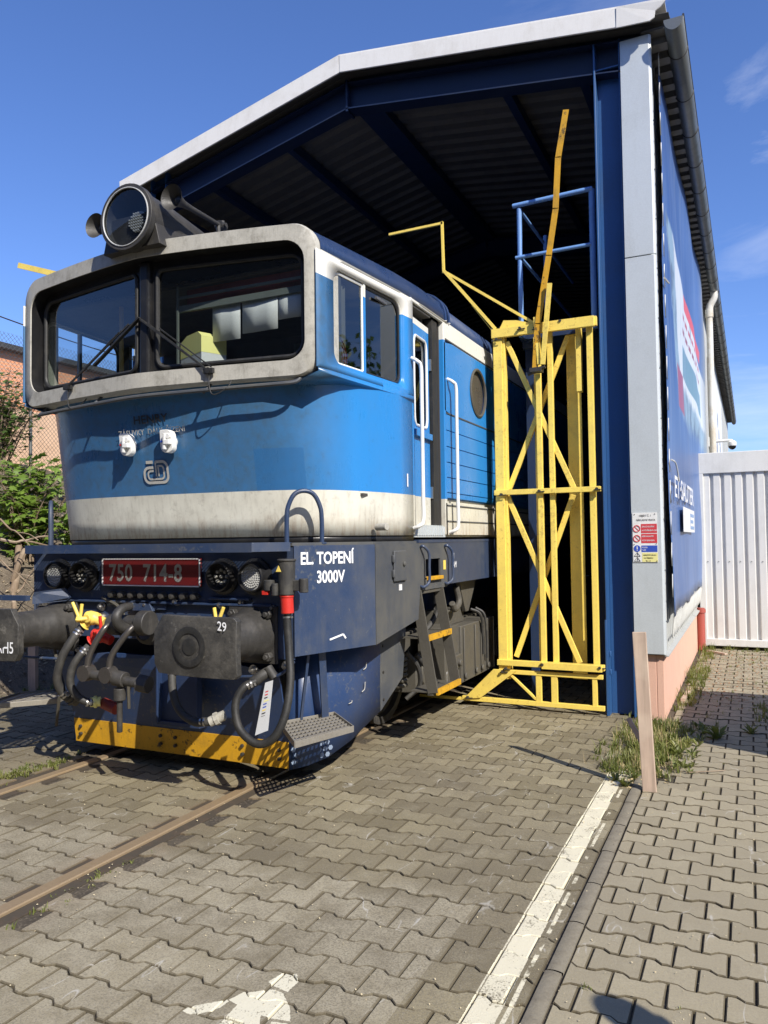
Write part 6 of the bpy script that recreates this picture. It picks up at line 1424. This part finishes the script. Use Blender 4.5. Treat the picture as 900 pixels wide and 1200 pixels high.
# bystander just outside the right edge; the head and shoulders cast the near shadow
def person(loc, ang, lab):
    T = Matrix.Translation(loc) @ Matrix.Rotation(ang, 4, 'Z')
    J = {'pel': (0, 0, .96), 'wst': (0, .0, 1.10), 'ch': (0, .015, 1.33), 'nk': (0, .02, 1.475), 'nk2': (0, .005, 1.535), 'hd': (0, -.012, 1.615), 'ht': (0, -.008, 1.70),
         'lh': (-.095, 0, .90), 'lk': (-.105, -.02, .50), 'lc': (-.108, .02, .34), 'la': (-.115, .03, .09), 'lt': (-.13, -.13, .035), 'rh': (.095, 0, .90), 'rk': (.115, -.03, .50), 'rc': (.12, .01, .34), 'ra': (.13, .02, .09), 'rt': (.15, -.14, .035),
         'ls': (-.175, .02, 1.405), 'le': (-.235, .04, 1.12), 'lw': (-.225, -.03, .87), 'lp': (-.222, -.045, .81), 'rs': (.175, .02, 1.405), 're': (.235, .04, 1.12), 'rw': (.225, -.03, .87), 'rp': (.222, -.045, .81)}
    Rr = {'pel': (.155, .115), 'wst': (.135, .10), 'ch': (.155, .11), 'nk': (.062, .06), 'nk2': (.055, .057), 'hd': (.077, .095), 'ht': (.066, .08), 'lh': .088, 'lk': .06, 'lc': .058, 'la': .042, 'lt': .038, 'rh': .088, 'rk': .06, 'rc': .058, 'ra': .042, 'rt': .038,
          'ls': .066, 'le': .045, 'lw': .028, 'lp': (.018, .036), 'rs': .066, 're': .045, 'rw': .028, 'rp': (.018, .036)}
    E = [('pel', 'wst'), ('wst', 'ch'), ('ch', 'nk'), ('nk', 'nk2'), ('nk2', 'hd'), ('hd', 'ht'), ('pel', 'lh'), ('lh', 'lk'), ('lk', 'lc'), ('lc', 'la'), ('la', 'lt'), ('pel', 'rh'), ('rh', 'rk'), ('rk', 'rc'), ('rc', 'ra'), ('ra', 'rt'), ('ch', 'ls'), ('ls', 'le'), ('le', 'lw'), ('lw', 'lp'), ('ch', 'rs'), ('rs', 're'), ('re', 'rw'), ('rw', 'rp')]
    for sd, s_ in (('l', -1), ('r', 1)):
        px, py, pz = J[sd + 'p']
        for q, (dy, L) in enumerate(((-.030, .070), (-.010, .080), (.010, .074), (.028, .058))):
            a, b, c = '%sf%da' % (sd, q), '%sf%db' % (sd, q), '%sf%dc' % (sd, q)
            J[a] = (px, py + dy * .8, pz - .03); J[b] = (px - s_ * .006, py + dy, pz - .03 - L * .5); J[c] = (px - s_ * .022, py + dy, pz - .03 - L * .95)
            Rr[a] = .0105; Rr[b] = .009; Rr[c] = .0075; E += [(sd + 'p', a), (a, b), (b, c)]
        a, b = sd + 'ta', sd + 'tb'; J[a] = (px - s_ * .012, py - .045, pz + .005); J[b] = (px - s_ * .022, py - .058, pz - .035); Rr[a] = .012; Rr[b] = .009; E += [(sd + 'p', a), (a, b)]
    k = list(J); me = bpy.data.meshes.new('person'); me.from_pydata([T @ Vector(J[a]) for a in k], [(k.index(a), k.index(b)) for a, b in E], [])
    o = bpy.data.objects.new('person', me); COL.objects.link(o); o.modifiers.new('skin', 'SKIN').use_smooth_shade = True
    for i, a in enumerate(k):
        r = Rr[a]; me.skin_vertices[0].data[i].radius = r if isinstance(r, tuple) else (r, r)
    me.skin_vertices[0].data[0].use_root = True
    sb = o.modifiers.new('sub', 'SUBSURF'); sb.levels = sb.render_levels = 2
    m, nt, b, _o = newmat('person_surface'); co = world_co(nt); sp = N(nt, 'ShaderNodeSeparateXYZ'); nt.links.new(co, sp.inputs[0]); z = sp.outputs[2]
    d = N(nt, 'ShaderNodeVectorMath', operation='DISTANCE'); nt.links.new(co, d.inputs[0]); d.inputs[1].default_value = (loc[0], loc[1], 0)
    fo = noise_tex(nt, co, 12, 5, .6)
    rad = N(nt, 'ShaderNodeVectorMath', operation='MULTIPLY'); nt.links.new(co, rad.inputs[0]); rad.inputs[1].default_value = (1, 1, 0)
    d2 = N(nt, 'ShaderNodeVectorMath', operation='DISTANCE'); nt.links.new(rad.outputs[0], d2.inputs[0]); d2.inputs[1].default_value = (loc[0], loc[1], 0)
    skin = (.48, .27, .19)
    c = mixc(nt, mth(nt, 'GREATER_THAN', z, .09), (.03, .03, .03), mixc(nt, fo, (.035, .05, .10), (.06, .08, .14)))
    c = mixc(nt, mth(nt, 'GREATER_THAN', z, .97), c, mixc(nt, fo, (.10, .11, .12), (.16, .17, .18)))
    arm = mth(nt, 'MULTIPLY', mth(nt, 'GREATER_THAN', d2.outputs['Value'], .195), mth(nt, 'LESS_THAN', z, 1.20)); arm = mth(nt, 'MULTIPLY', arm, mth(nt, 'GREATER_THAN', z, .55))
    c = mixc(nt, arm, c, skin); c = mixc(nt, mth(nt, 'GREATER_THAN', z, 1.482), c, skin)
    nt.links.new(c, b.inputs['Base Color']); b.inputs['Roughness'].default_value = .7; me.materials.append(m)
    tag(o, lab, 'person')
    def W(x, y, z): return T @ Vector((x, y, z))
    m = MB(); rows = []
    for j in range(9):
        a = PI * .5 * j / 8; rr = math.cos(a); zz = 1.655 + .112 * math.sin(a)
        rows.append([tuple(W(.086 * rr * math.cos(t), .004 + .104 * rr * math.sin(t) + (.012 if math.sin(t) < 0 else 0), zz - (.055 * max(0, math.sin(t)) * (1 - j / 8)))) for t in [2 * PI * q / 24 for q in range(24)]])
    m.grid(rows, close=True); m.build('hair', simple('dark_hair', (.03, .02, .015), .6), o)
    m = MB(); m.lathe(W(0, -.096, 1.60), (T.to_3x3() @ Vector((0, -1, -.25))), [(-.01, .014), (.012, .012), (.022, .007), (.026, 0)], n=12)
    m.build('nose', simple('face_skin', skin, .6), o)
    for s_ in (-1, 1):
        m = MB(); m.lathe(W(s_ * .030, -.088, 1.625), (T.to_3x3() @ Vector((0, -1, 0))), [(0, .011), (.006, .009), (.009, 0)], n=12); m.build('eye', simple('eye_dark', (.05, .04, .035), .2), o)
        m = MB(); m.lathe(W(s_ * .078, .005, 1.605), (T.to_3x3() @ Vector((s_, .3, 0))), [(-.01, .026), (.008, .028), (.012, .018), (.010, 0)], n=14); m.build('ear', simple('ear_skin', skin, .6), o)
    m = MB(); m.bar(W(-.024, -.095, 1.562), W(.024, -.095, 1.562), .008, .008); m.build('mouth', simple('lips', (.35, .13, .11), .5), o)
    return o
person((5.22, -1.98, 0), R(225), 'person in grey t-shirt and jeans casting the shadow in the near right corner')

# ------------------------------------------------------------------ added hall and trees out of view, cutting sky fill and reflected in glass
hl = thing('skyblock_hall', 'long grey hall with dark windows, added unseen behind the camera to block sky light', 'building', (0, -17, 0))
m = MB(); m.box((-45, -11.5, 0), (30, -24, 9.0)); hw = m.build('hall_wall', paint('hall_render', (.16, .15, .13), .85, (.09, .08, .07), .5, .4), hl)
m = MB(); m.box((-45.2, -11.3, 9.0), (30.2, -24.2, 9.4)); m.build('hall_roof', M['iron'], hl)
for k in range(14): 
    m = MB(); m.box((-43 + k * 5.2, -11.46, 2.2), (-40 + k * 5.2, -11.51, 6.2)); m.build('hall_window', M['cab_dk'], hl)
rnd = random.Random(77)
def add_skyblock_tree(x, y, h, lab):  # made-up tree out of view, added to block sky light from the right
    t = thing('skyblock_tree', lab, 'tree', (x, y, 0), 'trees added beyond the right edge of the yard to block sky light')
    m = MB(); m.tube([(x, y, -.1), (x + .1, y, h * .3), (x - .1, y + .1, h * .8)], .22, n=10, rfn=lambda q: 1 - .75 * q)
    for k in range(9):
        a = k * 2.4; z = h * (.3 + .05 * k); m.tube([(x, y, z), (x + math.cos(a) * .8, y + math.sin(a) * .8, z + .7), (x + math.cos(a) * 1.7, y + math.sin(a) * 1.7, z + 1.2)], .06, n=6, rfn=lambda q: 1 - .8 * q)
    m.build('trunk', M['deadwood'], t)
    m = MB()
    for k in range(2600):
        d = Vector((rnd.gauss(0, 1), rnd.gauss(0, 1), rnd.gauss(0, 1))).normalized() * rnd.uniform(.35, 1); p = Vector((x, y, h * .64)) + Vector((d.x * 2.9, d.y * 2.9, d.z * h * .36)) + Vector((noise.noise(d * 3), noise.noise(d * 3 + Vector((5, 5, 5))), 0)) * .8
        u = Vector((rnd.uniform(-1, 1), rnd.uniform(-1, 1), rnd.uniform(-1, 1))).normalized() * .16; w = u.cross(Vector((rnd.uniform(-1, 1), rnd.uniform(-1, 1), 1))).normalized() * .10; m.poly([p - u, p + w, p + u, p - w])
    m.build('crown', LB, t, recalc=False)
for k in range(7): add_skyblock_tree(16.5 + (k % 2) * 2.2, -8 + k * 4.4, 8.6 + (k * 37 % 5) * .5, ['tall added tree nearest to the added hall', 'second added tree from the added hall', 'third added tree from the added hall', 'middle tree of the added row right of the yard', 'third tree from the far end of the added row', 'second tree from the far end of the added row', 'farthest tree of the added row right of the yard'][k])

# ------------------------------------------------------------------ camera, sky, sun
cam_d = bpy.data.cameras.new('camera'); cam = bpy.data.objects.new('camera', cam_d); COL.objects.link(cam); scene.camera = cam
yaw, pitch, roll = 0.4412, 0.037, -0.0129
fw = Vector((-math.sin(yaw) * math.cos(pitch), math.cos(yaw) * math.cos(pitch), math.sin(pitch))); rt = Vector((math.cos(yaw), math.sin(yaw), 0)); up = rt.cross(fw)
r2 = rt * math.cos(roll) + up * math.sin(roll); u2 = -rt * math.sin(roll) + up * math.cos(roll)
mx = Matrix((r2, u2, -fw)).transposed().to_4x4(); mx.translation = Vector((3.9123, -3.7252, 1.6753)); cam.matrix_world = mx
cam_d.sensor_fit = 'VERTICAL'; cam_d.sensor_height = 36; cam_d.lens = 36 * 909.01 / 1200; cam_d.clip_end = 1000; cam_d.clip_start = .05
scene.render.resolution_x = 768; scene.render.resolution_y = 1024

SD = Vector((-1.05, .68, -1.0)).normalized()          # direction the sunlight travels
sun_d = bpy.data.lights.new('sun', 'SUN'); sun_d.energy = 5.0; sun_d.angle = R(.53); sun_d.color = (1, .94, .85)
sun = bpy.data.objects.new('sun', sun_d); COL.objects.link(sun); sun.rotation_euler = SD.to_track_quat('-Z', 'Y').to_euler(); sun.location = (10, -6, 12)
to = -SD; elev = math.asin(to.z); az = math.atan2(to.x, to.y)      # rotation measured from +Y towards +X
w = bpy.data.worlds.new('World'); scene.world = w; w.use_nodes = True; nt = w.node_tree
bg = nt.nodes['Background']; sky = nt.nodes.new('ShaderNodeTexSky'); sky.sky_type = 'NISHITA'; sky.sun_disc = False
sky.sun_elevation = elev; sky.sun_rotation = az; sky.altitude = 200; sky.air_density = 1.0; sky.dust_density = .6; sky.ozone_density = 2.2
co = N(nt, 'ShaderNodeTexCoord').outputs['Generated']
mp = N(nt, 'ShaderNodeMapping'); mp.inputs['Scale'].default_value = (1.2, 1.2, 4.0); nt.links.new(co, mp.inputs[0])
n1 = N(nt, 'ShaderNodeTexNoise'); n1.inputs['Scale'].default_value = 2.6; n1.inputs['Detail'].default_value = 9; n1.inputs['Roughness'].default_value = .62; n1.inputs['Distortion'].default_value = .5; nt.links.new(mp.outputs[0], n1.inputs[0])
sx_ = N(nt, 'ShaderNodeSeparateXYZ'); nt.links.new(co, sx_.inputs[0])
side_ = mth(nt, 'DIVIDE', mth(nt, 'ADD', sx_.outputs[0], .30), .45, clamp=True)
cl = mth(nt, 'MULTIPLY', ramp(nt, n1.outputs['Fac'], .52, .78), side_)
hs = N(nt, 'ShaderNodeHueSaturation'); hs.inputs['Saturation'].default_value = 1.05; hs.inputs['Value'].default_value = 1.0; nt.links.new(mixc(nt, 1.0, sky.outputs[0], (.95, 1.06, 1.46), 'MULTIPLY'), hs.inputs['Color'])
skc = mixc(nt, mth(nt, 'MULTIPLY', cl, .45), hs.outputs[0], (9.5, 9.8, 10.5))
nt.links.new(skc, bg.inputs[0]); bg.inputs[1].default_value = .105
scene.view_settings.view_transform = 'Standard'; scene.view_settings.look = 'None'; scene.view_settings.exposure = .35; scene.view_settings.gamma = 1
